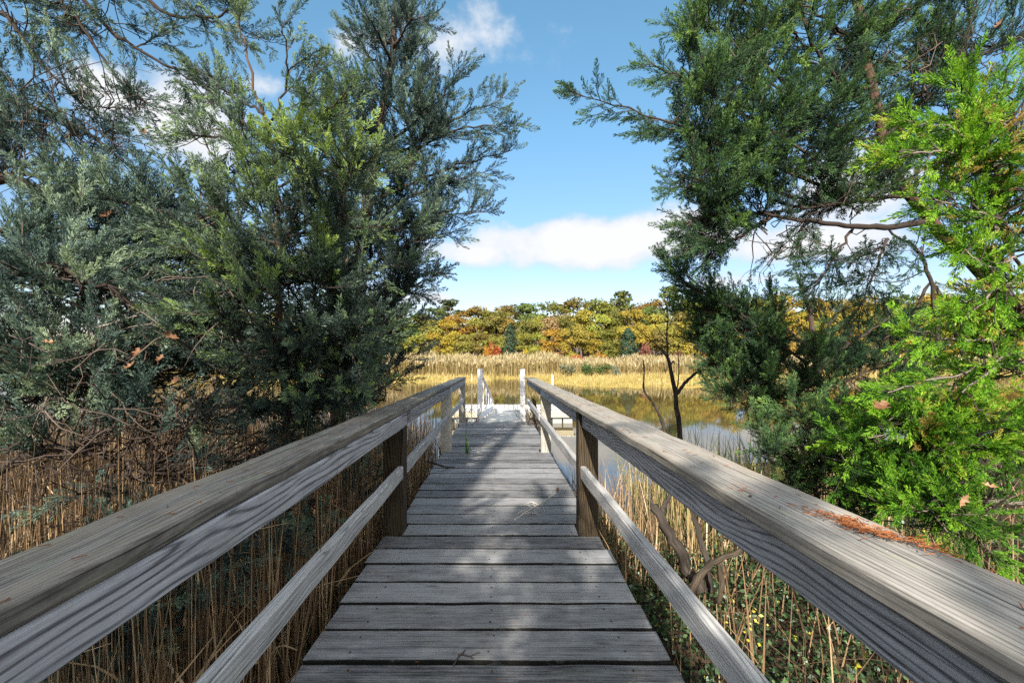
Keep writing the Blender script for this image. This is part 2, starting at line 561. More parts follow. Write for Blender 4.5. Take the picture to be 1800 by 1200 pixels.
def spray_template(seed, n_side=22, shoots=5, w=.0155, wide=.30, bushy=.9, sl=.14):
    """a pointed plume: short scaly side twigs all along an axis, each set with stubby shoots"""
    r = np.random.default_rng(seed)
    V = []
    for i in range(n_side):
        t = .02 + .96 * i / n_side
        az = (0 if i % 2 else math.pi) + r.normal(0, bushy)
        an = r.uniform(.35, .70)
        o = np.array([.05 * math.sin(3 * t), .03 * math.cos(2 * t), t])
        d = np.array([math.sin(an) * math.cos(az), math.sin(an) * math.sin(az), math.cos(an)])
        Lt = (wide * (1 - t) ** .8 * min(1, .35 + 3 * t) + .05) * r.uniform(.65, 1.25)
        m = max(1, int(round(shoots * (.3 + Lt / wide))))
        for s in range(m):
            f = .1 + .9 * s / m
            dd = d + r.normal(0, .30, 3) + np.array([0, 0, .30])
            V += shoot_quads(o + d * Lt * f, dd, sl * r.uniform(.7, 1.2), w * r.uniform(.8, 1.25), r.uniform(0, 6.28))
        V += shoot_quads(o + d * Lt * .9, d, sl, w, r.uniform(0, 6.28))
    for s in range(5):
        V += shoot_quads(np.array([0, 0, .92]), np.array([r.normal(0, .3), r.normal(0, .3), 1]), sl, w * .9, r.uniform(0, 6.28))
    return np.array(V)


TPL = {}
TPL['fine'] = [spray_template(s) for s in range(6)]
TPL['coarse'] = [spray_template(20 + s, 12, 2, .04, sl=.2) for s in range(4)]
TPL['near'] = [spray_template(40 + s, 18, 5, .019, .34, .45, .15) for s in range(6)]


def unit(v):
    return v / (np.linalg.norm(v, axis=-1, keepdims=True) + 1e-9)


def rot_about(d, ang):
    """a direction making angle ang with d, at a random azimuth"""
    r = rng.normal(size=3); s = unit(np.cross(d, r))
    return d * math.cos(ang) + s * math.sin(ang)


class Cedar:
    def __init__(self, trunk_r=.09):
        self.sp = []           # sprays: pos, dir, scale, tint
        self.tw = MB()         # limbs and twigs
        self.trunk = MB()
        self.nodes = []        # skeleton points

    def add_trunk(self, pts, r0, r1, n=26):
        p = smooth_path(pts, n)
        p[1:-1] += rng.normal(0, .012, (n - 2, 3))
        self.trunk.tube(p, r0, r1, 10, rough=.06)
        self.nodes += [q for q in p]

    def limb(self, pts, r0, r1, n=14, tint=.25, node=True):
        p = smooth_path(pts, n)
        p[1:-1] += rng.normal(0, .008, (n - 2, 3))
        self.tw.tube(p, r0, r1, 6, tint=tint, rough=.05, cap=False)
        if node: self.nodes += [q for q in p]
        return p

    def branchlet(self, p0, d, L, tint=.5, dens=1.0, size=1.0, droop=0.0, up=.25, r=.006):
        """a leafy side branch: curved axis, sprays along both sides, one at the tip"""
        d = unit(np.asarray(d, float)); n = 6
        pts = [np.asarray(p0, float)]
        dd = d.copy()
        for i in range(n - 1):
            dd = unit(dd + np.array([0, 0, (up - droop) * .28]) + rng.normal(0, .07, 3))
            pts.append(pts[-1] + dd * L / (n - 1))
        pts = np.array(pts)
        self.tw.tube(pts, r, .0018, 3, tint=rng.uniform(.1, .6), cap=False)
        ns = max(4, int(L / .036 * dens))
        for i in range(ns):
            t = .12 + .88 * (i + rng.uniform(0, .6)) / ns
            t = min(t, .995)
            q = t * (n - 1); a = int(q); f = q - a
            pos = pts[a] * (1 - f) + pts[min(a + 1, n - 1)] * f
            ax = unit(pts[min(a + 1, n - 1)] - pts[max(a - 0, 0)] if a < n - 1 else pts[-1] - pts[-2])
            sd = rot_about(ax, rng.uniform(.35, .80))
            sd = unit(sd + np.array([0, 0, .12 + up * .4 - droop * .8]))
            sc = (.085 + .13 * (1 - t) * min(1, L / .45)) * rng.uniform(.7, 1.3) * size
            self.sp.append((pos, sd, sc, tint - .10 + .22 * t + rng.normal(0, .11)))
        self.sp.append((pts[-1] - dd * .03, dd, .16 * size * rng.uniform(.8, 1.2), tint + .08))

    def bough(self, pts, r0=.018, L0=.42, L1=.14, step=.11, tint=.5, dens=1.0, size=1.0, t0=.25, droop=0.0, up=.25, n=16, wtint=.25, ang=(.5, .95)):
        """a main branch through pts with leafy side branches shrinking toward its tip"""
        p = self.limb(pts, r0, .003, n, wtint)
        seg = np.linalg.norm(np.diff(p, axis=0), axis=1); S = np.concatenate([[0], np.cumsum(seg)]); T = S[-1]
        s = T * t0
        while s < T:
            i = min(np.searchsorted(S, s) - 1, len(p) - 2); i = max(i, 0)
            f = (s - S[i]) / max(seg[i], 1e-6)
            pos = p[i] * (1 - f) + p[i + 1] * f
            ax = unit(p[i + 1] - p[i])
            t = s / T
            d = rot_about(ax, rng.uniform(*ang))
            L = (L0 * (1 - t) + L1) * rng.uniform(.7, 1.25)
            self.branchlet(pos, d, L, tint + rng.normal(0, .06), dens, size, droop, up, r=.0045)
            s += step * rng.uniform(.6, 1.4) * (1 if t < .8 else .6)
        self.branchlet(p[-2], unit(p[-1] - p[-2]), L1 * 1.3, tint, dens, size, 0, .1, r=.004)

    def fill(self, c, rad, n, L=(.35, .6), tint=.5, dens=1.0, size=1.0, droop=0.0, up=.25, shell=.5, tvar=.14, away=None):
        """n leafy branchlets spread through an ellipsoid, each joined to the nearest limb"""
        N = np.array(self.nodes)
        for _ in range(n):
            v = unit(rng.normal(size=3)); rr = rng.uniform(0, 1) ** (1 / 3) * (1 - shell) + shell * rng.uniform(.6, 1.0)
            q = np.asarray(c) + v * rr * np.asarray(rad)
            D = N - q
            w = np.linalg.norm(D, axis=1) + np.maximum(0, N[:, 2] - q[2]) * .6
            s = N[np.argmin(w)]
            out = unit(q - s)
            d = unit(out + np.array([0, 0, up - droop]) + rng.normal(0, .35, 3) + (v * .35))
            Lb = rng.uniform(*L)
            p0 = q - d * Lb * .55
            gap = np.linalg.norm(p0 - s)
            if .08 < gap < 1.6:
                mid = s * .5 + p0 * .5 + np.array([0, 0, -.12 * gap]) + rng.normal(0, .03, 3)
                self.tw.tube(smooth_path([s, mid, p0], 6), .0045 + .004 * gap, .004, 4, tint=rng.uniform(.05, .5), cap=False)
            self.branchlet(p0, d, Lb, tint + rng.normal(0, tvar), dens, size, droop, up)

    def dead_twigs(self, c, rad, n, L=(.2, .5), tint=(.5, 1.0)):
        for _ in range(n):
            p = np.asarray(c) + rng.uniform(-1, 1, 3) * np.asarray(rad)
            d = unit(rng.normal(size=3) + np.array([0, 0, -.1]))
            pts = [p]
            for i in range(5):
                d = unit(d + rng.normal(0, .35, 3)); pts.append(pts[-1] + d * rng.uniform(*L) / 4)
            tt = rng.uniform(*tint)
            self.tw.tube(pts, .0055, .0015, 4, tint=tt, cap=False)
            for b in range(3):
                a = pts[rng.integers(1, 5)]
                dd = unit(d + rng.normal(0, .8, 3))
                self.tw.tube([a, a + dd * .06, a + dd * .11 + rng.normal(0, .03, 3)], .0032, .0012, 3, tint=tt, cap=False)

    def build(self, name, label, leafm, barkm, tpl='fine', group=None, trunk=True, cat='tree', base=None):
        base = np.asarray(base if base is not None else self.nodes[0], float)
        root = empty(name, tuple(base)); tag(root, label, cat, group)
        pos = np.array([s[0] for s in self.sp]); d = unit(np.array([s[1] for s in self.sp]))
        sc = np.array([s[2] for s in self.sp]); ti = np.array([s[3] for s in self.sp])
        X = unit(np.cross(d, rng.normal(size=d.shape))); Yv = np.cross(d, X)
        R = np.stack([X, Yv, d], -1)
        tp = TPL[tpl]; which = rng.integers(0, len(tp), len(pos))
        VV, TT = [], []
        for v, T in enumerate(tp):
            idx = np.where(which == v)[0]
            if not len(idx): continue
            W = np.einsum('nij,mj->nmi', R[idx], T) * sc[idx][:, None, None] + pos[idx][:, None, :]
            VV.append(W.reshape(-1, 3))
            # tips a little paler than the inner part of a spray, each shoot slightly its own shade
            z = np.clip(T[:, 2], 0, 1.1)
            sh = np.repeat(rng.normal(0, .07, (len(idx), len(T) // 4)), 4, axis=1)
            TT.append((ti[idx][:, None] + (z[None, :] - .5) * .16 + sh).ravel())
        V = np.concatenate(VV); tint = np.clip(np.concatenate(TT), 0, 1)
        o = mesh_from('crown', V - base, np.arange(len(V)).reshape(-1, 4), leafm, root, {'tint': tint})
        if self.trunk.n:
            t = self.trunk.build('trunk', barkm, root, True); t.location = -Vector(base)
        if self.tw.n:
            t = self.tw.build('branches', M['twig'], root, True); t.location = -Vector(base)
        print(name, 'sprays', len(pos), 'quads', len(V) // 4)
        return root


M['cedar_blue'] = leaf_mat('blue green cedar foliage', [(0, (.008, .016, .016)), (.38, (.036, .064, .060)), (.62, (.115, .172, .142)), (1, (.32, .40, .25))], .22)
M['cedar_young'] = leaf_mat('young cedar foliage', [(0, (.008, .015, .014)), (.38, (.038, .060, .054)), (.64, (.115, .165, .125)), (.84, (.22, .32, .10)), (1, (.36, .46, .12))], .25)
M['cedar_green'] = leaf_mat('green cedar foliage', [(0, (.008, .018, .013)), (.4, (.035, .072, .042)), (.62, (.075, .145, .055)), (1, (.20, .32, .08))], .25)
M['cedar_bright'] = leaf_mat('bright cedar foliage', [(0, (.012, .030, .008)), (.35, (.038, .110, .014)), (.6, (.10, .245, .02)), (.86, (.23, .41, .03)), (.96, (.33, .42, .05)), (1, (.40, .27, .09))], .35)


def E(px, py, Y, rx, ry, rd):
    """an ellipsoid given by photo centre, depth and photo radii"""
    return P(px, py, Y), np.array([rx / F * Y, rd, ry / F * Y])


def pts(*a):
    return [P(*q) for q in a]


# --- left: young cedar with a visible reddish stem
c = Cedar()
c.add_trunk(pts((515, 1010, 3.1), (500, 760, 3.1), (490, 480, 3.1), (485, 300, 3.12), (455, 180, 3.1), (428, 62, 3.1)), .032, .004)
c.bough(pts((432, 100, 3.1), (424, 60, 3.1), (418, 28, 3.1)), .005, .10, .06, .05, .62)
for (a, b, cc) in (((462, 200), (405, 170), (372, 140)), ((470, 240), (410, 205), (380, 180)), ((478, 290), (410, 250), (325, 236)), ((482, 330), (420, 310), (340, 240)),
                   ((470, 230), (505, 140), (497, 45)), ((476, 260), (530, 190), (560, 110)), ((480, 290), (560, 210), (610, 165)),
                   ((484, 330), (560, 300), (655, 285)), ((486, 370), (600, 340), (690, 300)), ((488, 420), (600, 400), (725, 400)), ((488, 430), (400, 390), (330, 330)),
                   ((490, 500), (600, 480), (720, 470)), ((490, 520), (390, 480), (320, 420)), ((494, 620), (600, 600), (700, 560))):
    Y2 = 3.1 + rng.uniform(-.5, .4)
    c.bough([P(*a, 3.1), P(*b, (3.1 + Y2) / 2), P(*cc, Y2)], .010, .30, .12, .085, .52 + .12 * (b[0] > 540 and b[1] < 380), size=.95)  # upper right boughs tinted paler, sunlight put into the leaf colour
c.fill(*E(475, 270, 3.1, 50, 90, .35), 26, (.14, .28), .55)
c.fill(*E(570, 300, 3.0, 80, 70, .4), 30, (.2, .36), .72)  # sunlit patch painted by a raised foliage tint
c.fill(*E(480, 420, 3.0, 150, 110, .6), 95, (.25, .45), .5)
c.fill(*E(500, 560, 2.9, 190, 110, .6), 120, (.25, .45), .44)
c.fill(*E(420, 480, 2.6, 50, 35, .15), 8, (.18, .28), .7)  # smaller patch of the same painted sunlight
c.fill(*E(565, 640, 2.75, 100, 70, .35), 56, (.22, .38), .40, droop=.25)
c.fill(*E(530, 710, 2.65, 85, 26, .3), 22, (.2, .35), .38, droop=.3)
c.build('cedar_tree', 'young cedar with a thin reddish stem and pointed leader tip, left of the boardwalk', M['cedar_young'], M['barkred'])

# --- left: cedar behind it with plume-like boughs reaching over the walk
c = Cedar()
c.add_trunk(pts((585, 960, 4.6), (600, 640, 4.6), (640, 380, 4.6), (668, 240, 4.6), (690, 60, 4.6), (705, -70, 4.6)), .085, .015)
for (s, mid, tip, tn) in (
        ((690, 90), (720, 40), (746, 30), .42), ((688, 110), (665, 60), (640, 18), .42), ((684, 130), (640, 90), (628, 55), .42), ((680, 170), (720, 120), (740, 75), .42),
        ((672, 260), (760, 190), (806, 120), .44), ((668, 290), (790, 215), (884, 172), .44), ((664, 310), (800, 230), (899, 222), .42), ((660, 350), (780, 300), (900, 264), .40),
        ((655, 380), (760, 330), (860, 300), .4), ((650, 430), (740, 385), (852, 372), .38), ((642, 470), (720, 430), (800, 405), .4), ((630, 600), (700, 520), (768, 482), .38), ((632, 560), (700, 480), (765, 415), .36),
        ((620, 640), (690, 580), (745, 560), .36), ((612, 690), (670, 650), (735, 620), .36), ((606, 720), (660, 690), (715, 655), .36),
        ((665, 300), (580, 210), (540, 170), .44), ((650, 400), (560, 330), (500, 290), .42)):
    Y2 = 4.6 + rng.uniform(-.7, .5)
    c.bough([P(*s, 4.6), P(*mid, (4.6 + Y2) / 2), P(*tip, Y2)], .016, .40, .13, .085, tn)
c.fill(*E(695, 60, 4.6, 42, 80, .35), 34, (.25, .4), .45, up=.5)
c.fill(*E(690, 210, 4.6, 110, 80, .6), 70, (.3, .5), .44, up=.4)
c.fill(*E(680, 350, 4.6, 115, 95, .7), 90, (.3, .5), .40)
c.fill(*E(650, 480, 4.5, 105, 90, .7), 80, (.3, .5), .38)
c.fill(*E(625, 590, 4.3, 85, 75, .7), 66, (.3, .5), .36)
c.fill(*E(610, 680, 4.0, 60, 45, .5), 30, (.25, .4), .36, droop=.2)
c.build('cedar_tree', 'tall dark cedar whose plume-like boughs reach over the left handrail', M['cedar_blue'], M['barkdark'])

# --- left: old cedar with bare limbs sweeping across the upper left corner
c = Cedar()
c.add_trunk(pts((-230, 1050, 3.9), (-200, 700, 3.9), (-170, 330, 3.9), (-140, 50, 4.0), (-110, -260, 4.2)), .17, .07)
for path, r in ((((-160, 330, 3.9), (0, 312, 3.7), (60, 328, 3.6), (180, 348, 3.5), (300, 372, 3.4)), .055),
                (((-150, -60, 4.0), (0, 20, 4.2), (35, 60, 4.2), (85, 125, 4.2), (150, 190, 4.2)), .026),
                (((-130, -160, 4.1), (120, -20, 4.5), (187, 50, 4.6), (240, 85, 4.6), (300, 117, 4.6), (352, 131, 4.6)), .026),
                (((-130, -220, 4.2), (180, -60, 4.9), (290, 22, 5.0), (375, 30, 5.0), (412, 10, 5.0)), .030),
                (((340, 28, 5.0), (400, 45, 5.0), (472, 72, 5.0)), .012),
                (((100, -10, 4.4), (160, 70, 4.4), (215, 148, 4.4), (270, 190, 4.4)), .018),
                (((-160, 120, 4.0), (0, 168, 3.9), (60, 190, 3.9), (140, 225, 3.9), (240, 300, 3.8)), .030),
                (((-180, 520, 3.9), (-40, 470, 3.3), (80, 470, 2.9), (190, 500, 2.7)), .035),
                (((-200, 760, 3.9), (-60, 730, 3.2), (60, 690, 2.9), (160, 640, 2.8)), .035),
                (((-200, 930, 3.9), (-40, 850, 3.2), (50, 800, 2.9), (130, 790, 2.8), (260, 830, 2.8)), .040),
                (((-190, 420, 3.9), (60, 400, 3.8), (260, 420, 3.7), (380, 480, 3.6)), .030)):
    c.limb(pts(*path), r, r * .3, 18, .08)
for path, tn in ((((375, 30, 5.0), (420, 60, 5.0), (480, 75, 5.0)), .42), (((330, 25, 5.0), (360, 0, 5.0), (420, -30, 5.0)), .42),
                 (((300, 117, 4.6), (350, 150, 4.6), (400, 165, 4.6)), .42), (((240, 83, 4.6), (290, 60, 4.7), (330, 40, 4.7)), .42),
                 (((215, 148, 4.4), (260, 180, 4.4), (310, 200, 4.4)), .5), (((150, 190, 4.2), (200, 190, 4.2), (250, 190, 4.2)), .5),
                 (((140, 225, 3.9), (190, 235, 3.9), (225, 275, 3.8)), .45)):
    c.bough(pts(*path), .007, .30, .13, .10, tn, droop=.35, t0=.05)
c.fill(*E(70, 30, 4.3, 120, 60, .5), 30, (.25, .45), .48, dens=.8, droop=.3)
c.fill(*E(200, 30, 4.6, 110, 50, .5), 24, (.25, .45), .50, dens=.8, droop=.3)
c.fill(*E(380, 20, 5.0, 80, 35, .4), 13, (.25, .4), .44, dens=.8, droop=.3)
c.fill(*E(370, 140, 4.7, 50, 30, .3), 9, (.25, .4), .46, dens=.8, droop=.3)
c.fill(*E(60, 160, 4.0, 120, 70, .5), 34, (.25, .45), .46, dens=.9, droop=.25)
c.fill(*E(200, 175, 4.2, 70, 30, .4), 10, (.25, .4), .5, dens=.9, droop=.25)
c.fill(*E(80, 260, 3.8, 140, 60, .5), 38, (.25, .45), .40, dens=.9)
c.fill(*E(220, 365, 3.6, 120, 45, .5), 50, (.3, .5), .46)
c.fill(*E(160, 430, 3.4, 170, 70, .5), 64, (.3, .5), .42)
c.fill(*E(90, 500, 2.9, 150, 60, .4), 64, (.25, .45), .50, up=.4)
c.fill(*E(300, 470, 3.4, 130, 80, .4), 60, (.3, .5), .44)
c.fill(*E(110, 610, 2.8, 170, 70, .45), 80, (.25, .4), .46)
c.fill(*E(350, 600, 3.1, 130, 80, .45), 60, (.25, .45), .42)
c.fill(*E(80, 730, 2.7, 130, 60, .4), 46, (.2, .35), .58, dens=.9)
c.fill(*E(300, 710, 3.0, 150, 60, .45), 46, (.22, .4), .36, dens=.9)
c.fill(*E(430, 780, 2.9, 110, 45, .35), 22, (.22, .36), .34, dens=.8, droop=.2)
c.fill(*E(230, 850, 2.7, 120, 30, .3), 14, (.2, .32), .34, dens=.8, droop=.3)
c.limb(pts((-200, 1000, 3.6), (0, 1040, 2.6), (200, 1000, 2.3), (330, 960, 2.3)), .02, .006, 14, .1)
c.limb(pts((260, 830, 2.8), (420, 860, 2.9), (540, 880, 3.0)), .012, .004, 14, .1)
c.fill(*E(250, 1010, 2.2, 160, 50, .3), 62, (.18, .3), .40, dens=.9)
c.fill(*E(200, 1110, 2.1, 140, 45, .25), 40, (.15, .28), .48, dens=.9)
c.fill(*E(470, 930, 2.6, 100, 60, .3), 40, (.18, .3), .44, dens=.9)
c.fill(*E(640, 850, 3.4, 40, 40, .3), 10, (.18, .3), .4, dens=.7)
c.dead_twigs(P(130, 700, 2.7), (.5, .35, .4), 55, tint=(.25, .8))
c.dead_twigs(P(330, 760, 2.8), (.6, .3, .3), 55, tint=(.02, .35))
c.dead_twigs(P(120, 870, 2.7), (.6, .3, .25), 55, tint=(.02, .3))
c.dead_twigs(P(90, 240, 3.7), (.5, .3, .25), 40, L=(.4, .8), tint=(.1, .6))
c.dead_twigs(P(330, 560, 2.8), (.5, .2, .3), 22)
c.build('cedar_tree', 'old spreading cedar with thick dark limbs in the upper left corner', M['cedar_blue'], M['barkdark'])

# --- right: big cedar
c = Cedar()
c.add_trunk(pts((1930, 1000, 4.4), (1850, 640, 4.3), (1680, 430, 4.2), (1582, 320, 4.2), (1545, 210, 4.2), (1520, 90, 4.2), (1505, -90, 4.2)), .060, .030)
for path, r in ((((1640, 388, 4.2), (1560, 400, 4.1), (1500, 398, 4.0), (1420, 388, 3.9), (1335, 372, 3.9)), .04), (((1603, 345, 4.2), (1510, 352, 4.1), (1420, 362, 4.0), (1350, 350, 4.0)), .026),
                (((1575, 260, 4.2), (1480, 290, 4.0), (1400, 300, 3.9)), .018), (((1560, 240, 4.2), (1610, 170, 4.3), (1700, 110, 4.4), (1830, 40, 4.6)), .03),
                (((1540, 200, 4.2), (1470, 140, 4.0), (1420, 60, 3.9), (1400, -40, 3.9)), .022), (((1645, 395, 4.2), (1670, 280, 4.0), (1740, 200, 3.8)), .03),
                (((1520, 90, 4.2), (1430, 20, 4.1), (1330, -40, 4.0)), .02), (((1650, 640, 4.2), (1640, 520, 4.4), (1620, 450, 4.4), (1560, 400, 4.4)), .03),
                (((1585, 330, 4.2), (1530, 270, 4.1), (1380, 160, 4.0), (1290, 120, 4.0)), .022)):
    c.limb(pts(*path), r * .8, r * .3, 16, .12)
for (s, mid, tip, tn) in (
        ((1450, 330), (1200, 225), (1000, 160), .42), ((1420, 270), (1260, 170), (1145, 112), .50), ((1400, 160), (1270, 60), (1180, 45), .5), ((1400, 60), (1290, -10), (1215, -40), .5),
        ((1400, 300), (1270, 250), (1150, 225), .46), ((1400, 350), (1270, 300), (1185, 330), .5), ((1380, 370), (1280, 380), (1192, 395), .48), ((1370, 375), (1290, 420), (1200, 440), .42),
        ((1360, 375), (1300, 415), (1235, 445), .42), ((1500, 400), (1470, 450), (1420, 520), .34), ((1560, 420), (1540, 470), (1510, 540), .34),
        ((1400, 230), (1280, 130), (1170, 150), .5), ((1580, 330), (1480, 330), (1390, 420), .4)):
    Y1 = 4.1; Y2 = 3.9 + rng.uniform(-.45, .45)
    c.bough([P(*s, Y1), P(*mid, (Y1 + Y2) / 2), P(*tip, Y2)], .014, .36, .13, .08, tn, droop=.15)
c.fill(*E(1290, 60, 4.0, 90, 80, .5), 66, (.25, .45), .56)
c.fill(*E(1250, 190, 3.9, 75, 75, .5), 44, (.25, .45), .5)
c.fill(*E(1268, 310, 3.9, 72, 80, .5), 74, (.25, .45), .48, droop=.2)
c.fill(*E(1255, 408, 3.9, 45, 24, .3), 16, (.22, .38), .44, droop=.4)
c.fill(*E(1390, 230, 3.9, 110, 110, .5), 90, (.25, .45), .44, droop=.15)
c.fill(*E(1420, 70, 4.1, 110, 80, .5), 66, (.25, .45), .46)
c.fill(*E(1570, 70, 4.3, 110, 80, .5), 54, (.25, .45), .46)
c.fill(*E(1720, 60, 4.4, 110, 80, .5), 50, (.25, .45), .38)
c.fill(*E(1660, 210, 4.3, 110, 80, .5), 60, (.25, .45), .40)
c.fill(*E(1520, 310, 4.3, 70, 40, .4), 14, (.25, .4), .38)
c.fill(*E(1390, 440, 4.2, 60, 22, .3), 7, (.22, .36), .34, droop=.5, dens=.8)
c.fill(*E(1540, 460, 4.4, 80, 35, .3), 12, (.22, .36), .34, droop=.4, dens=.8)
c.fill(*E(1700, 360, 4.6, 90, 80, .4), 24, (.25, .4), .34, dens=.9)
c.fill(*E(1480, 190, 4.3, 100, 70, .4), 44, (.25, .4), .40)
c.fill(*E(1640, 310, 4.4, 90, 60, .4), 30, (.25, .4), .36)
c.fill(*E(1440, 330, 4.2, 70, 50, .3), 22, (.22, .36), .38)
c.fill(*E(1520, 330, 4.0, 90, 45, .3), 26, (.22, .36), .40)
c.fill(*E(1340, 375, 4.0, 60, 22, .3), 14, (.18, .3), .44)
c.dead_twigs(P(1430, 400, 4.0), (.6, .3, .2), 26, L=(.3, .6), tint=(.1, .6))
c.dead_twigs(P(1640, 150, 4.0), (.6, .3, .5), 26, L=(.3, .6), tint=(.2, .7))
c.build('cedar_tree', 'large cedar with a crooked reddish trunk and one bough reaching left into the sky', M['cedar_green'], M['barkred'])

# --- right: lower dark cedar beyond the handrail
c = Cedar()
c.add_trunk(pts((1500, 1000, 5.0), (1480, 800, 5.0), (1440, 660, 5.0), (1425, 560, 5.0), (1400, 480, 5.0)), .06, .012)
for path, r in ((((1700, 640, 4.8), (1640, 500, 5.0), (1600, 560, 5.0), (1530, 612, 4.9)), .022), (((1445, 670, 5.0), (1380, 690, 4.9), (1330, 690, 4.8)), .022), (((1440, 650, 5.0), (1500, 600, 4.9), (1560, 560, 4.9)), .02)):
    c.limb(pts(*path), r, r * .4, 14, .3)
for (s, mid, tip, tn) in (
        ((1420, 640), (1270, 540), (1168, 458), .46), ((1380, 610), (1290, 545), (1190, 490), .46), ((1420, 660), (1290, 590), (1205, 545), .46), ((1425, 680), (1300, 640), (1215, 600), .46), ((1430, 690), (1330, 680), (1250, 640), .5),
        ((1435, 700), (1340, 710), (1265, 700), .5), ((1430, 620), (1370, 560), (1355, 525), .42), ((1440, 620), (1460, 570), (1490, 530), .42), ((1450, 640), (1530, 580), (1600, 550), .42),
        ((1450, 680), (1540, 650), (1620, 620), .42)):
    Y2 = 4.9 + rng.uniform(-.5, .4)
    c.bough([P(*s, 5.0), P(*mid, (5 + Y2) / 2), P(*tip, Y2)], .014, .40, .14, .08, tn)
c.bough(pts((1420, 640, 5.0), (1310, 555, 4.9), (1235, 505, 4.85), (1168, 460, 4.8)), .016, .30, .13, .06, .5, dens=1.2, up=.1, n=20)
c.bough(pts((1330, 575, 4.9), (1260, 545, 4.8), (1195, 545, 4.75)), .010, .26, .12, .06, .5, up=.1)
c.fill(*E(1250, 535, 4.9, 30, 22, .3), 8, (.25, .4), .46)
c.fill(*E(1300, 600, 4.9, 70, 65, .5), 66, (.3, .45), .46)
c.fill(*E(1320, 680, 4.8, 70, 40, .4), 36, (.3, .45), .5)
c.fill(*E(1400, 635, 5.0, 110, 45, .6), 60, (.25, .4), .40)
c.fill(*E(1550, 610, 5.1, 100, 45, .6), 46, (.25, .4), .40)
c.fill(*E(1500, 680, 4.8, 120, 60, .5), 46, (.3, .45), .34)
c.build('cedar_tree', 'mid-sized dark green cedar with one pointed tip against the far wood, beyond the right handrail', M['cedar_green'], M['barkdark'])

# --- right: bright sunlit cedar close to the camera
c = Cedar()
c.add_trunk(pts((1890, 1300, 2.6), (1880, 900, 2.6), (1870, 500, 2.6), (1890, 100, 2.6)), .05, .02)
for path, r in ((((1870, 560, 2.6), (1760, 420, 2.5), (1690, 330, 2.4)), .012), (((1875, 640, 2.6), (1760, 640, 2.4), (1690, 690, 2.3)), .012), (((1880, 800, 2.6), (1720, 780, 2.5), (1560, 770, 2.5)), .014),
                (((1880, 900, 2.6), (1740, 880, 2.4), (1640, 880, 2.3)), .014), (((1870, 330, 2.6), (1780, 230, 2.4), (1700, 205, 2.3)), .012), (((1885, 900, 2.6), (1640, 850, 2.9), (1440, 800, 3.1)), .014)):
    c.limb(pts(*path), r, r * .35, 12, .75)
for (s, mid, tip, tn) in (
        ((1760, 330, 2.4), (1680, 272, 2.3), (1575, 268, 2.3), .70), ((1750, 300, 2.4), (1690, 232, 2.3), (1610, 218, 2.3), .7), ((1790, 250, 2.4), (1720, 180, 2.4), (1680, 150, 2.4), .62),
        ((1770, 400, 2.4), (1710, 370, 2.3), (1640, 350, 2.3), .66), ((1790, 450, 2.4), (1740, 470, 2.3), (1695, 440, 2.3), .66), ((1800, 480, 2.5), (1740, 520, 2.3), (1690, 570, 2.3), .64),
        ((1800, 560, 2.5), (1730, 600, 2.4), (1600, 580, 2.4), .62), ((1800, 620, 2.5), (1700, 650, 2.4), (1560, 690, 2.4), .6), ((1780, 740, 2.5), (1650, 720, 2.5), (1560, 740, 2.5), .6),
        ((1720, 780, 2.5), (1600, 760, 2.6), (1480, 780, 2.7), .56), ((1700, 880, 2.4), (1640, 900, 2.3), (1580, 880, 2.3), .56), ((1740, 890, 2.4), (1720, 940, 2.3), (1740, 970, 2.3), .56)):
    c.bough(pts(s, mid, tip), .007, .20, .09, .05, tn, size=.85, wtint=.8, up=.05, droop=.1)
c.fill(*E(1740, 262, 2.4, 95, 65, .22), 58, (.14, .26), .66, size=.82, tvar=.16, droop=.1)
c.fill(*E(1770, 390, 2.4, 75, 80, .22), 60, (.14, .26), .64, size=.82, tvar=.16, droop=.1)
c.fill(*E(1775, 530, 2.45, 65, 70, .2), 40, (.14, .26), .58, size=.82, tvar=.16, droop=.1)
c.fill(*E(1760, 180, 2.5, 60, 50, .2), 18, (.14, .26), .54, size=.82, tvar=.16, droop=.1)
c.fill(*E(1730, 640, 2.5, 80, 45, .2), 26, (.14, .26), .54, size=.82, tvar=.16, droop=.1)
c.fill(*E(1720, 760, 2.4, 120, 60, .22), 78, (.14, .26), .60, size=.82, tvar=.16, droop=.1)
c.fill(*E(1590, 770, 2.6, 110, 55, .25), 44, (.14, .26), .42, size=.82, tvar=.16)
c.fill(*E(1700, 880, 2.35, 110, 55, .2), 50, (.14, .26), .44, size=.82, tvar=.16, droop=.15)
c.fill(*E(1590, 850, 2.6, 120, 40, .25), 36, (.14, .26), .38, size=.82, tvar=.16)
c.build('cedar_tree', 'bright yellow-green sunlit cedar crowding the right edge, closest to the handrail', M['cedar_bright'], M['barkred'], tpl='near')

# --- right: low bushy cedar
c = Cedar()
c.add_trunk(pts((1450, 1080, 3.5), (1445, 950, 3.5), (1430, 820, 3.5), (1420, 740, 3.5)), .03, .008)
for (s, mid, tip, tn) in (
        ((1430, 860), (1370, 800), (1335, 740), .5), ((1430, 880), (1350, 830), (1350, 790), .5), ((1430, 830), (1410, 740), (1395, 700), .5), ((1430, 850), (1480, 760), (1510, 710), .46),
        ((1435, 900), (1520, 840), (1580, 800), .48), ((1435, 900), (1370, 860), (1390, 850), .46)):
    c.bough([P(*s, 3.5), P(*mid, 3.4), P(*tip, 3.3)], .008, .26, .1, .06, tn, size=.9)
c.fill(*E(1430, 770, 3.4, 80, 60, .35), 60, (.18, .32), .58, size=.9)
c.fill(*E(1480, 830, 3.3, 90, 55, .35), 60, (.18, .32), .54, size=.9)
c.fill(*E(1560, 870, 3.1, 110, 60, .3), 46, (.18, .32), .44, size=.9)
c.build('cedar_tree', 'low bushy green cedar growing just beyond the right handrail', M['cedar_green'], M['barkred'])

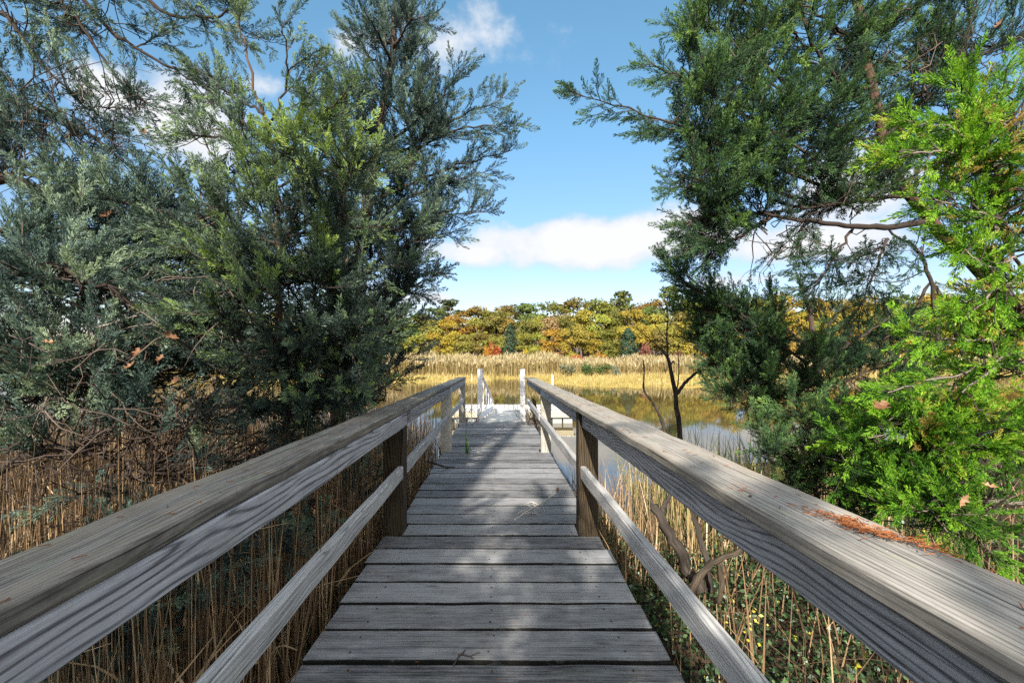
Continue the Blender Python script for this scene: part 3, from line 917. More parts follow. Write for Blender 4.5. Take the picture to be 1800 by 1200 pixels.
# --- trees behind the viewer that shade the near end of the walk
SHADE = [(-2.1, -3.6, 8.7, 6.2, 1.6), (-5.3, -2.4, 6.6, 6.6, 1.5), (-1.93, -5.6, 9.9, 6.9, 1.3), (-.75, -4.4, 6.1, 6.1, .95)]
for q, (tx, ty, tall, th, tr) in enumerate(SHADE):
    c = Cedar()
    c.add_trunk([(tx, ty, .2), (tx + .05, ty, tall * .5), (tx, ty, tall)], .12, .085 if tall > th else .03)
    for hz in np.linspace(.9, th - .4, 10):
        rr = tr * min(1, (th - hz) / (th * .40)) * .9 + .12
        c.fill((tx, ty, hz), (rr, rr, .45), int(9 + 13 * rr), (.4, .7), .45, dens=.55, size=1.9, shell=.4)
    c.build('cedar_tree', ['dead-topped cedar standing behind the viewpoint, left of the walk', 'broad cedar left of the near end of the boardwalk, out of view',
                           'taller dead-topped cedar farthest behind the viewpoint', 'slim cedar behind the viewpoint at the boardwalk entrance', 'cedar far left of the boardwalk, beyond the edge of view'][q], M['cedar_blue'], M['barkdark'], 'coarse')

# ------------------------------------------------------------------ reeds and grass (uncountable)
def blade_set(base, height, width, lean, tint, bend=.25, segs=3, face=None):
    """flat tapering blades; base (n,3); returns V, quads, tint"""
    n = len(base)
    az = rng.uniform(0, 2 * math.pi, n)
    dirv = np.stack([np.cos(az), np.sin(az), np.zeros(n)], -1)
    fa = rng.uniform(0, math.pi, n) if face is None else face
    wv = np.stack([np.cos(fa), np.sin(fa), np.zeros(n)], -1)
    rows = []
    for s in range(segs + 1):
        t = s / segs
        c = base + np.array([0, 0, 1.0]) * (height * t * (1 - .15 * bend * t))[:, None] + dirv * (lean * (t + bend * t * t) * height)[:, None]
        w = width * (1 - .85 * t ** 1.6)
        rows.append(c - wv * w[:, None]); rows.append(c + wv * w[:, None])
    V = np.stack(rows, 1)                       # n, 2*(segs+1), 3
    k = 2 * (segs + 1)
    idx = np.arange(n)[:, None, None] * k + np.array([[2 * s, 2 * s + 1, 2 * s + 3, 2 * s + 2] for s in range(segs)])[None]
    tt = np.repeat(tint[:, None], k, 1)
    return V.reshape(-1, 3), idx.reshape(-1, 4), tt.ravel()


def join(sets):
    Vs, Qs, Ts = [], [], []; n = 0
    for V, Q, T in sets:
        Vs.append(V); Qs.append(Q + n); Ts.append(T); n += len(V)
    return np.concatenate(Vs), np.concatenate(Qs), np.concatenate(Ts)


def stuff(name, sets, mat, label=None):
    V, Q, T = join(sets)
    o = mesh_from(name, V, Q, mat, None, {'tint': np.clip(T, 0, 1)})
    return tag(o, label, name, kind='stuff')


M['reed_brown'] = leaf_mat('dry brown reeds', [(0, (.06, .038, .022)), (.35, (.22, .14, .075)), (.7, (.46, .33, .19)), (1, (.62, .50, .33))], .15, (1, 1, 1), .7)
M['reed_far'] = leaf_mat('far reed belt', [(0, (.09, .065, .02)), (.45, (.23, .17, .065)), (.8, (.33, .275, .15)), (1, (.40, .33, .22))], .2, (1, 1, 1), .8)
M['marsh'] = leaf_mat('marsh grass', [(0, (.17, .17, .05)), (.4, (.36, .285, .10)), (.8, (.48, .39, .19)), (1, (.50, .30, .12))], .3, (1, 1, .8), .8)
M['cover'] = leaf_mat('ground cover leaves', [(0, (.012, .022, .012)), (.5, (.04, .085, .03)), (.75, (.10, .17, .06)), (.9, (.26, .34, .30)), (1, (.55, .50, .06))], .25)
M['grassy'] = leaf_mat('pond-edge grass', [(0, (.05, .06, .02)), (.4, (.16, .18, .05)), (.7, (.42, .35, .14)), (1, (.62, .52, .32))], .3)


def scatter(n, x0, x1, y0, y1, ok=lambda x, y: np.ones(len(x), bool)):
    x = rng.uniform(x0, x1, n); yy = rng.uniform(y0, y1, n)
    kk = ok(x, yy)
    x, yy = x[kk], yy[kk]
    return np.stack([x, yy, ground_z(x, yy) - .02], -1)


offwalk = lambda x, y: np.abs(x - (OX + AX[0] * y)) > .80
land = lambda x, y: (y < near_shore(x) + .25) & offwalk(x, y)

# near left: dense brown stalks
sets = []
b = scatter(10500, -7, -.8, .3, 9.0, land)
sets.append(blade_set(b, rng.uniform(.9, 1.75, len(b)), rng.uniform(.0022, .0048, len(b)), rng.normal(0, .07, len(b)), np.clip(rng.normal(.33, .22, len(b)), 0, 1), .2, 3))
sets.append(blade_set(b + np.array([.002, .002, 0]), rng.uniform(.9, 1.75, len(b)), rng.uniform(.0022, .0045, len(b)), rng.normal(0, .09, len(b)), np.clip(rng.normal(.28, .2, len(b)), 0, 1), .2, 3))
lf = b[rng.integers(0, len(b), 2600)] + np.stack([rng.normal(0, .03, 2600), rng.normal(0, .03, 2600), rng.uniform(.1, 1.1, 2600)], -1)
sets.append(blade_set(lf, rng.uniform(.12, .34, 2600), rng.uniform(.004, .009, 2600), rng.normal(.5, .4, 2600), np.clip(rng.normal(.6, .2, 2600), 0, 1), 1.0, 3))
b = scatter(2600, -6, -.8, .3, 8.0, land)
sets.append(blade_set(b + np.stack([np.zeros(len(b)), np.zeros(len(b)), rng.uniform(0, .5, len(b))], -1), rng.uniform(.4, 1.0, len(b)), rng.uniform(.002, .004, len(b)), rng.normal(0, .45, len(b)), np.clip(rng.normal(.5, .24, len(b)), 0, 1), .3, 3))
stuff('reeds', sets, M['reed_brown'], 'dense dry brown reed stalks left of the boardwalk under the cedars')

# near right: thinner stalks among ground cover
sets = []
b = scatter(1500, .75, 6, .4, 6.9, land)
sets.append(blade_set(b, rng.uniform(.3, 1.0, len(b)), rng.uniform(.004, .007, len(b)), rng.normal(0, .14, len(b)), np.clip(rng.normal(.27, .2, len(b)), 0, 1), .3, 3))
b = scatter(900, .72, 3.2, 4.2, 6.6, land)
sets.append(blade_set(b, rng.uniform(.35, .95, len(b)), rng.uniform(.004, .008, len(b)), rng.normal(0, .12, len(b)), np.clip(rng.normal(.55, .22, len(b)), 0, 1), .3, 3))
b = scatter(1300, .75, 5, .4, 6.6, land)
sets.append(blade_set(b + np.stack([np.zeros(len(b)), np.zeros(len(b)), rng.uniform(0, .35, len(b))], -1), rng.uniform(.25, .8, len(b)), rng.uniform(.002, .005, len(b)), rng.normal(0, .8, len(b)), np.clip(rng.normal(.22, .2, len(b)), 0, 1), .5, 3))
b = scatter(420, -1.5, -.7, 4.5, 9.0, offwalk)
sets.append(blade_set(b, rng.uniform(.5, 1.3, len(b)), rng.uniform(.004, .007, len(b)), rng.normal(0, .1, len(b)), np.clip(rng.normal(.65, .2, len(b)), 0, 1), .3, 3))
stuff('reeds', sets, M['reed_brown'], 'sparser tangled reed stalks below the right handrail')

# tall pond-edge grass on the right
sets = []
b = scatter(900, 1.6, 4.4, 4.4, 7.4, land)
sets.append(blade_set(b, rng.uniform(.5, 1.35, len(b)), rng.uniform(.006, .012, len(b)), rng.normal(.08, .14, len(b)), np.clip(rng.normal(.5, .22, len(b)), 0, 1), .6, 4))
stuff('grass', sets, M['grassy'], 'tall pond-edge grass behind the right handrail near the bare snags')


def leaf_cloud(n, centre_fn, size, tint):
    """small four-cornered leaves with a folded midrib, random facing"""
    c = centre_fn(n); n = len(c)
    nrm = unit(rng.normal(size=(n, 3)) + np.array([0, -.2, .9]))
    u = unit(np.cross(nrm, rng.normal(size=(n, 3)))); v = np.cross(nrm, u)
    s = rng.uniform(size[0], size[1], n)[:, None]
    V = np.stack([c - u * s, c + v * s * .62 + nrm * s * .12, c + u * s, c - v * s * .62 + nrm * s * .12], 1)
    tt = np.repeat(np.clip(rng.normal(tint[0], tint[1], n), 0, 1)[:, None], 4, 1)
    return V.reshape(-1, 3), np.arange(n * 4).reshape(-1, 4), tt.ravel()


def cover_pts(n):
    b = scatter(n, .75, 5.0, .4, 6.4, land)
    clump = np.sin(b[:, 0] * 4.3 + 1) * np.sin(b[:, 1] * 3.7) * .5 + .5
    b[:, 2] += rng.uniform(.02, 1, len(b)) ** 1.5 * (.15 + .38 * clump)
    return b


def cover_left(n):
    b = scatter(n, -3.2, -.8, .6, 5.0, land)
    clump = np.sin(b[:, 0] * 5.3 + 1) * np.sin(b[:, 1] * 4.7) * .5 + .5
    b[:, 2] += rng.uniform(.02, 1, len(b)) ** 1.5 * (.1 + .5 * clump)
    return b[clump > .45]


stuff('undergrowth', [leaf_cloud(46000, cover_pts, (.009, .026), (.42, .24)), leaf_cloud(4200, cover_left, (.010, .026), (.38, .2))], M['cover'], 'low leafy green undergrowth on the shaded bank beside the boardwalk')

# far reed belt, behind the marsh grass
def far_ok(off0, off1):
    return lambda x, y: (y > far_shore(x) + off0) & (y < far_shore(x) + off1)


sets = []
b = scatter(26000, -30, 42, 30.2, 38.5)
b = b[(b[:, 1] > far_shore(b[:, 0]) + 1.0)]
hgt = rng.uniform(.72, 1.16, len(b)) * (1 + .12 * np.sin(b[:, 0] * .7) + .1 * np.sin(b[:, 0] * 1.9 + 2)) + np.clip((b[:, 1] - 32) * .02, 0, .12)
hgt *= np.where(b[:, 0] > 3.2, .85, 1.05)
sets.append(blade_set(b, hgt, rng.uniform(.014, .03, len(b)), rng.normal(0, .06, len(b)), np.clip(rng.normal(.42, .2, len(b)), 0, 1), .4, 3))
top = b + np.stack([np.zeros(len(b)), np.zeros(len(b)), hgt * .82], -1)
sel = rng.random(len(b)) < .6
sets.append(blade_set(top[sel], rng.uniform(.22, .4, sel.sum()), rng.uniform(.03, .06, sel.sum()), rng.normal(.2, .2, sel.sum()), np.clip(rng.normal(.72, .15, sel.sum()), 0, 1), .8, 2))
stuff('reeds', sets, M['reed_far'], 'tan reed belt along the far bank below the autumn wood')

sets = []
b = scatter(30000, -30, 34, 24, 34.5, far_ok(-.15, 9))
tn = np.clip(rng.normal(.5, .16, len(b)) + .2 * np.sin(b[:, 0] * .9) * np.sin(b[:, 1] * 1.3), 0, 1)
sets.append(blade_set(b, rng.uniform(.14, .34, len(b)), rng.uniform(.012, .024, len(b)), rng.normal(.1, .3, len(b)), tn, .6, 2))
stuff('grass', sets, M['marsh'], 'golden marsh grass at the far edge of the pond')

# ------------------------------------------------------------------ far wood: every tree a thing
def crown_mesh(name, kind, seed, mat):
    """unit tree (height 1): leaf clumps on lobes"""
    r = np.random.default_rng(seed)
    C, S, N, TL = [], [], [], []
    if kind == 'oak':
        nl = 22
        for q in range(nl):
            a = r.uniform(0, 6.28); rad = r.uniform(.04, .27); z = r.uniform(.20, .84) - max(0, rad - .12) * .7
            lr = r.uniform(.11, .19)
            n = 150
            v = unit(r.normal(size=(n, 3))); v[:, 2] = np.abs(v[:, 2]) * .9 - .25 * (r.random(n) < .4)
            rr = lr * r.uniform(.72, 1.06, n)
            C.append(np.array([math.cos(a) * rad, math.sin(a) * rad, z]) + v * rr[:, None] * np.array([1.05, 1.05, .82])); N.append(v)
            S.append(r.uniform(.011, .026, n)); TL.append(np.full(n, r.normal(0, .13)))
    elif kind == 'pine':
        for q in range(17):
            a = r.uniform(0, 6.28); z = r.uniform(.45, .97); rad = (1.05 - z) * r.uniform(.15, .5) + .02
            n = 60
            v = unit(r.normal(size=(n, 3)))
            C.append(np.array([math.cos(a) * rad, math.sin(a) * rad, z]) + v * r.uniform(.5, 1, n)[:, None] * np.array([.11, .11, .05])); N.append(v + np.array([0, 0, .4]))
            S.append(r.uniform(.014, .028, n))
    elif kind == 'cone':
        n = 1300
        z = r.uniform(0.02, 1, n) ** 1.15; a = r.uniform(0, 6.28, n)
        prof = .24 * np.sqrt(np.clip(1 - z, 0, 1)) * np.clip(.55 + z * 2.2, 0, 1)
        rad = prof * r.uniform(.6, 1.12, n) * (1 + .22 * np.sin(a * 5 + z * 17) + .12 * np.sin(a * 3 - z * 31))
        v = np.stack([np.cos(a), np.sin(a), np.full(n, .35)], -1)
        C.append(np.stack([np.cos(a) * rad, np.sin(a) * rad, z], -1)); N.append(unit(v)); S.append(r.uniform(.014, .030, n))
    else:   # shrub
        for q in range(8):
            a = r.uniform(0, 6.28); rad = r.uniform(0, .36); z = r.uniform(.2, .72); n = 70
            v = unit(r.normal(size=(n, 3)))
            C.append(np.array([math.cos(a) * rad, math.sin(a) * rad, z]) + v * r.uniform(.4, 1, n)[:, None] * .24); N.append(v); S.append(r.uniform(.03, .06, n))
    C = np.concatenate(C); N = unit(np.concatenate(N) + r.normal(0, .45, C.shape)); S = np.concatenate(S)[:, None]
    u = unit(np.cross(N, r.normal(size=C.shape))); w = np.cross(N, u)
    j = lambda: r.uniform(.6, 1.25, (len(C), 1))
    V = np.stack([C - u * S * j(), C - w * S * j(), C + u * S * j(), C + w * S * j()], 1).reshape(-1, 3)
    t = np.repeat(np.clip(r.normal(.5, .2, len(C)) + (np.concatenate(TL) if TL else 0), 0, 1), 4)
    o = mesh_from(name, V, np.arange(len(V)).reshape(-1, 4), mat, None, {'tint': t})
    me = o.data
    bpy.data.objects.remove(o)
    return me


def trunk_mesh(kind, seed):
    r = np.random.default_rng(seed)
    mb = MB()
    top = {'oak': .66, 'pine': .95, 'cone': .8, 'shrub': .4}[kind]
    p = smooth_path([(0, 0, -.06), (r.normal(0, .02), r.normal(0, .02), top * .5), (r.normal(0, .03), r.normal(0, .03), top)], 8)
    mb.tube(p, .019 if kind != 'shrub' else .012, .006, 6)
    if kind in ('oak', 'pine'):
        for q in range(7):
            z = r.uniform(.22, top * .9); a = r.uniform(0, 6.28); L = r.uniform(.12, .28)
            b = np.array([0, 0, z])
            mb.tube(smooth_path([b, b + [math.cos(a) * L * .5, math.sin(a) * L * .5, L * .35], b + [math.cos(a) * L, math.sin(a) * L, L * .8]], 5), .008, .003, 4, cap=False)
    o = mb.build('trunk', M['trunkfar'], None)
    me = o.data
    bpy.data.objects.remove(o)
    return me


M['trunkfar'] = bark_mat('far trunks', (.06, .05, .045), (.26, .22, .19))
M['autumn'] = leaf_mat('autumn leaves', [(0, (.55, .62, .55)), (.5, (1, 1, 1)), (1, (1.4, 1.28, 1.1))], .22, (1.1, 1, .8), .7, obj_color=True)
KINDS = {k_: [(crown_mesh('crown', k_, 100 * i + s, M['autumn']), trunk_mesh(k_, 300 + 10 * i + s)) for s in range(n_)]
         for i, (k_, n_) in enumerate((('oak', 6), ('pine', 3), ('cone', 2), ('shrub', 3)))}
HUES = {'golden': (.40, .27, .035), 'yellow': (.48, .36, .05), 'olive': (.20, .20, .035), 'rust': (.33, .17, .035), 'green': (.085, .14, .04), 'orange': (.46, .22, .03),
        'brown': (.23, .16, .045), 'red': (.48, .10, .04), 'dark': (.04, .075, .05), 'grey': (.22, .23, .15), 'yellowgreen': (.32, .31, .05), 'maroon': (.22, .08, .06), 'pink': (.46, .27, .18)}
WORD = {'yellowgreen': 'yellow-green', 'grey': 'grey-green', 'dark': 'dark green', 'pink': 'pinkish tan'}


def far_tree(name, kind, px, top, Y, wpx, hue, label, cat='tree', group=None, base=None):
    X = (px - 900) / F * Y
    z0 = float(ground_z(np.array([X]), np.array([Y]))[0]) if base is None else base
    H = CAMZ + (600 - top) / F * Y - z0
    me, tr = random.choice(KINDS[kind])
    root = empty(name, (X, Y, z0), random.uniform(0, 6.28))
    natural = {'oak': .86, 'pine': .55, 'cone': .48, 'shrub': 1.1}[kind]
    W = wpx / F * Y
    sx = W / natural / H
    root.scale = (H * sx, H * sx, H)
    c = bpy.data.objects.new('crown', me); link(c, root)
    h = (.64 * np.array(HUES[hue]) + .36 * np.array((.19, .195, .04)) * (kind in ('oak', 'pine')) + .36 * np.array(HUES[hue]) * (kind not in ('oak', 'pine'))) * .72 * rng.uniform(.85, 1.18) * rng.uniform(.92, 1.08, 3)
    c.color = (*h, 1)
    t = bpy.data.objects.new('trunk', tr); link(t, root)
    tag(root, label, cat, group)
    return root


LAND = [(-1e9, 742, 'beside the dark left cedar'), (742, 775, 'above the left handrail'), (775, 815, 'above the left handrail end'), (815, 850, 'above the white left railing'),
        (850, 884, 'above the red bush'), (884, 912, 'above the cone-shaped cedar'), (912, 945, 'above the white right post'), (945, 985, 'above the thin pond stake'),
        (985, 1025, 'above the leftmost marsh bush'), (1025, 1070, 'above the widest marsh bush'), (1070, 1120, 'above the round dark cedar'), (1120, 1165, 'just left of the bare snag'),
        (1165, 1205, 'behind the bare snag'), (1205, 1262, 'beside the right cedar tip')]


def place_words(px):
    for a, b_, w_ in LAND:
        if a <= px < b_: return w_
    return None


NAMEK = {'oak': 'oak_tree', 'pine': 'pine_tree', 'cone': 'cedar_tree', 'shrub': 'shrub'}
used_labels = set()


def auto_tree(kind, px, top, Y, wpx, hue, row):
    w_ = place_words(px)
    col = WORD.get(hue, hue)
    noun = {'oak': 'round-crowned tree', 'pine': 'pine', 'cone': 'cone-shaped cedar', 'shrub': 'shrub'}[kind]
    if w_ and px > 725:
        lab = f'{col} {noun} of the far wood {row}, {w_}'
        if lab in used_labels: lab = lab.replace(noun, 'smaller ' + noun)
        used_labels.add(lab); g = 'trees of the far wood'
    elif px <= 725:
        lab = 'autumn tree of the far wood hidden behind the left cedars'; g = 'far trees behind the left cedars'
    else:
        lab = 'autumn tree of the far wood glimpsed through the cedars on the right'; g = 'far trees behind the right cedars'
    far_tree(NAMEK[kind], kind, px, top, Y, wpx, hue, lab, 'tree', g)


# skyline row
SKY = [(560, 548, 'olive'), (620, 545, 'golden'), (680, 552, 'olive'), (712, 552, 'green'), (738, 549, 'olive'), (765, 546, 'green'), (792, 531, 'dark'), (832, 536, 'rust'), (862, 537, 'olive'), (898, 534, 'brown'), (938, 522, 'green'),
       (975, 527, 'olive'), (1008, 520, 'brown'), (1045, 521, 'olive'), (1072, 526, 'golden'), (1097, 516, 'green'), (1134, 517, 'rust'), (1176, 507, 'green'), (1212, 513, 'yellowgreen'), (1250, 518, 'golden')]
for px in range(1290, 2100, 42): SKY.append((px, 514 + random.uniform(-7, 7), random.choice(['orange', 'golden', 'yellow', 'golden', 'olive'])))
for px in range(300, 540, 50): SKY.append((px, 548 + random.uniform(-5, 5), random.choice(['olive', 'golden', 'rust'])))
for px, top, hue in SKY:
    kd = 'pine' if (px in (792, 1097, 1176, 765)) else 'oak'
    auto_tree(kd, px, top - 5, 53 + random.uniform(-2, 2), 94 if kd == 'oak' else 64, hue, 'on skyline')
MID = [(600, 575, 'golden'), (660, 570, 'olive'), (720, 566, 'green'), (752, 566, 'yellowgreen'), (783, 556, 'golden'), (800, 550, 'orange'), (838, 556, 'yellowgreen'), (866, 552, 'brown'), (893, 555, 'rust'), (922, 556, 'olive'), (948, 553, 'yellowgreen'),
       (970, 553, 'pink'), (1000, 548, 'olive'), (1022, 540, 'golden'), (1052, 545, 'yellowgreen'), (1082, 541, 'olive'), (1112, 537, 'golden'), (1140, 533, 'green'), (1160, 541, 'yellow'), (1190, 537, 'brown'), (1218, 539, 'yellow'), (1246, 540, 'golden')]
for px in range(1285, 2050, 48): MID.append((px, 538 + random.uniform(-8, 8), random.choice(['orange', 'golden', 'yellow', 'yellow', 'yellowgreen'])))
for px in range(330, 590, 60): MID.append((px, 572 + random.uniform(-5, 5), random.choice(['olive', 'golden', 'yellow'])))
for px, top, hue in MID:
    auto_tree('oak', px, top - 5, 46.5 + random.uniform(-1.5, 1.5), random.uniform(62, 78), hue, 'in middle row')
FRONT = [(640, 590, 'olive'), (700, 588, 'green'), (735, 584, 'yellowgreen'), (763, 573, 'golden'), (790, 572, 'yellow'), (818, 577, 'olive'), (845, 580, 'brown'), (880, 582, 'yellowgreen'), (918, 576, 'olive'), (945, 578, 'yellowgreen'), (968, 570, 'orange'), (990, 566, 'golden'),
         (1015, 562, 'yellow'), (1042, 572, 'golden'), (1068, 570, 'olive'), (1090, 566, 'yellow'), (1128, 560, 'golden'), (1150, 572, 'brown'), (1178, 562, 'yellowgreen'), (1208, 556, 'yellow'), (1238, 562, 'yellow')]
for px in range(1280, 2000, 52): FRONT.append((px, 570 + random.uniform(-9, 9), random.choice(['orange', 'golden', 'yellow', 'yellowgreen'])))
for px in range(340, 620, 60): FRONT.append((px, 592 + random.uniform(-5, 5), random.choice(['olive', 'golden', 'yellow'])))
for px, top, hue in FRONT:
    auto_tree('oak', px, top, 41 + random.uniform(-1, 1), random.uniform(50, 66), hue, 'in front row')
far_tree('cedar_tree', 'cone', 897, 569, 40.2, 34, 'dark', 'small dark cone-shaped cedar beside the red bush at the foot of the far wood')
far_tree('cedar_tree', 'cone', 1104, 577, 39.2, 44, 'dark', 'round-topped dark cedar at the foot of the far wood behind the marsh bushes')
for (px, top, w_, hue, lab, Y) in (
        (868, 595, 34, 'red', 'bright red and orange shrub left of the small cone-shaped cedar', 39.2), (858, 600, 18, 'orange', 'small orange shrub touching the red shrub on its left', 38.9),
        (922, 604, 12, 'yellow', 'narrow yellow shrub right of the small cone-shaped cedar', 39.2), (1012, 622, 38, 'red', 'low brick red shrub behind the green marsh bushes', 37.7),
        (1054, 614, 34, 'orange', 'orange shrub between the brick red shrub and the round-topped cedar', 38.2), (1134, 592, 26, 'maroon', 'maroon shrub just right of the round-topped cedar', 38.5),
        (975, 615, 34, 'maroon', 'dark maroon shrub left of the brick red shrub', 38.7), (1122, 624, 24, 'pink', 'pinkish shrub at the foot of the round-topped cedar', 37.2),
        (1195, 610, 34, 'maroon', 'maroon shrub behind the bare snag', 38.9), (1232, 612, 30, 'orange', 'orange shrub beside the right cedar', 38.7),
        (770, 613, 40, 'green', 'low green shrub behind the reeds above the left handrail', 38.2), (745, 606, 30, 'grey', 'grey-green shrub behind the reeds beside the left cedar', 38.2), (815, 617, 36, 'brown', 'low brown shrub behind the reeds, left of the red shrub', 38.2),
        (940, 612, 34, 'olive', 'olive shrub right of the narrow yellow shrub', 38.9)):
    far_tree('shrub', 'shrub', px, top, Y, w_, hue, lab, 'shrub', 'shrubs at the foot of the far wood')
for (px, top, w_, hue, lab) in ((1000, 634, 34, 'grey', 'grey-green marsh bush at the left end of the green clump'), (1028, 633, 32, 'green', 'green marsh bush in the middle of the clump beside the reeds'),
                                (1058, 635, 36, 'green', 'widest green marsh bush at the right end of the clump'), (1082, 640, 24, 'grey', 'smallest grey-green marsh bush beside the round-topped cedar')):
    far_tree('marsh_bush', 'shrub', px, top, 29.6, w_, hue, lab, 'bush', 'green bushes in the marsh')

# ------------------------------------------------------------------ snags, logs and other single plants
def snag(name, label, paths, mat, cat='snag', group=None, sides=8):
    root = empty(name, tuple(P(*paths[0][0][0])) if len(paths[0][0][0]) == 3 else (0, 0, 0)); tag(root, label, cat, group)
    loc = Vector(P(*paths[0][0][0]))
    for q, (pp, r0, r1) in enumerate(paths):
        mb = MB()
        a = smooth_path(pts(*pp), 14)
        a[1:-1] += rng.normal(0, r0 * .16, (12, 3))
        mb.tube(a, r0, r1, sides, rough=.10)
        o = mb.build('trunk' if q == 0 else 'branch', mat, root, True); o.location = -loc
    return root


YS = 6.4
snag('dead_tree', 'bare dark forked snag standing in shallow water beyond the right handrail',
     [(((1200, 905, YS), (1197, 800, YS), (1192, 730, YS), (1186, 690, YS), (1180, 650, YS), (1174, 628, YS)), .042, .022),
      (((1187, 695, YS), (1205, 672, YS), (1231, 649, YS - .1)), .028, .016),
      (((1174, 630, YS), (1160, 612, YS), (1135, 590, YS), (1118, 575, YS)), .012, .004),
      (((1174, 632, YS), (1172, 590, YS), (1174, 550, YS), (1166, 515, YS)), .015, .003),
      (((1190, 685, YS), (1193, 660, YS), (1192, 610, YS), (1196, 600, YS)), .010, .004),
      (((1173, 600, YS), (1155, 575, YS), (1140, 550, YS)), .006, .002), (((1173, 580, YS), (1182, 560, YS), (1190, 545, YS)), .005, .002),
      (((1180, 640, YS), (1184, 634, YS), (1186, 640, YS)), .010, .006), (((1174, 560, YS), (1160, 535, YS), (1150, 525, YS)), .005, .002)], M['snag'])
YS = 6.2
snag('dead_tree', 'thin leaning bare snag just left of the dark forked one',
     [(((1190, 860, YS), (1165, 745, YS), (1145, 705, YS), (1131, 684, YS), (1133, 655, YS), (1131, 633, YS)), .022, .007),
      (((1157, 728, YS), (1160, 700, YS), (1164, 675, YS), (1160, 655, YS)), .005, .002),
      (((1132, 650, YS), (1126, 640, YS), (1122, 628, YS)), .005, .002), (((1160, 735, YS), (1170, 755, YS), (1182, 768, YS)), .014, .008)], M['snag'])
# undergrowth dead wood on the right
snag('dead_branch', 'gnarled dark dead stem leaning below the right handrail', [(((1235, 1040, 2.9), (1200, 985, 3.0), (1170, 930, 3.05), (1150, 885, 3.1)), .042, .028), (((1163, 905, 3.07), (1172, 880, 3.1), (1188, 862, 3.1)), .022, .010)], M['snag'], 'branch', None)
snag('dead_branch', 'slim dark dead stem rising behind the right handrail', [(((1250, 1040, 3.0), (1235, 960, 3.1), (1220, 905, 3.15), (1205, 872, 3.2)), .022, .015)], M['snag'], 'branch', None)
snag('dead_log', 'broken crooked log with an orange-brown end under the right handrail', [(((1215, 1040, 2.6), (1240, 1000, 2.65), (1270, 980, 2.7), (1310, 962, 2.75)), .022, .013), (((1262, 985, 2.7), (1270, 1020, 2.7), (1262, 1060, 2.7)), .018, .013)], M['log'], 'log', None)
snag('dead_branch', 'dark bare branch lying slantwise in the reeds below the left handrail', [(((170, 1230, 2.2), (260, 1140, 2.3), (330, 1080, 2.4), (420, 1030, 2.5)), .020, .006)], M['snag'], 'branch', None)
snag('dead_branch', 'upright dark stem in the reeds beside the nearest left post', [(((560, 1010, 3.3), (600, 900, 3.3), (625, 830, 3.35), (650, 780, 3.4)), .014, .005), (((605, 890, 3.3), (590, 850, 3.3), (570, 820, 3.3)), .007, .003)], M['snag'], 'branch', None)
snag('broken_post', 'weathered broken post leaning at the far end of the right handrail', [(((946, 790, 8.9), (943, 745, 8.95), (939, 715, 9.0), (936, 704, 9.0)), .07, .05)], M['log'], 'post', None)

# dry vine tangle around it
mb = MB()
for q in range(60):
    x0 = rng.uniform(926, 948); y0 = rng.uniform(735, 790)
    a = P(x0, y0, 8.9 + rng.uniform(-.2, .2)); p_ = [a]; d = unit(np.array([rng.normal(0, .5), rng.normal(0, .3), 1.0]))
    for s in range(5):
        d = unit(d + rng.normal(0, .35, 3)); p_.append(p_[-1] + d * rng.uniform(.06, .2))
    mb.tube(p_, .006, .002, 3, tint=rng.uniform(.5, 1), cap=False)
o = mb.build('vine_tangle', M['twig']); tag(o, 'pale dry vine tangle around the broken post', 'vine')
mb = MB()
for q in range(36):
    a = P(rng.uniform(800, 845), rng.uniform(738, 770), 8.9 + rng.uniform(-.3, .2)); p_ = [a]; d = unit(np.array([rng.normal(-.2, .6), rng.normal(0, .3), .8]))
    for s in range(4):
        d = unit(d + rng.normal(0, .4, 3) - np.array([0, 0, .12])); p_.append(p_[-1] + d * rng.uniform(.05, .16))
    mb.tube(p_, .005, .002, 3, tint=rng.uniform(.5, 1), cap=False)
o = mb.build('vine_tangle', M['twig']); tag(o, 'dry curling vine tangle at the foot of the left gangway post', 'vine')

# ------------------------------------------------------------------ litter
M['dryleaf'] = leaf_mat('dry oak leaf', [(0, (.05, .024, .012)), (.5, (.15, .072, .036)), (1, (.34, .21, .12))], .12, (1.2, .9, .6), .6)
M['strawpale'] = tint_mat('bleached straw', [(0, (.18, .16, .12)), (1, (.55, .50, .42))])
M['needles'] = tint_mat('rusty cedar needles', [(0, (.16, .05, .015)), (1, (.36, .14, .05))])
M['blade'] = leaf_mat('green blade', [(0, (.02, .05, .012)), (1, (.07, .14, .03))], .3)


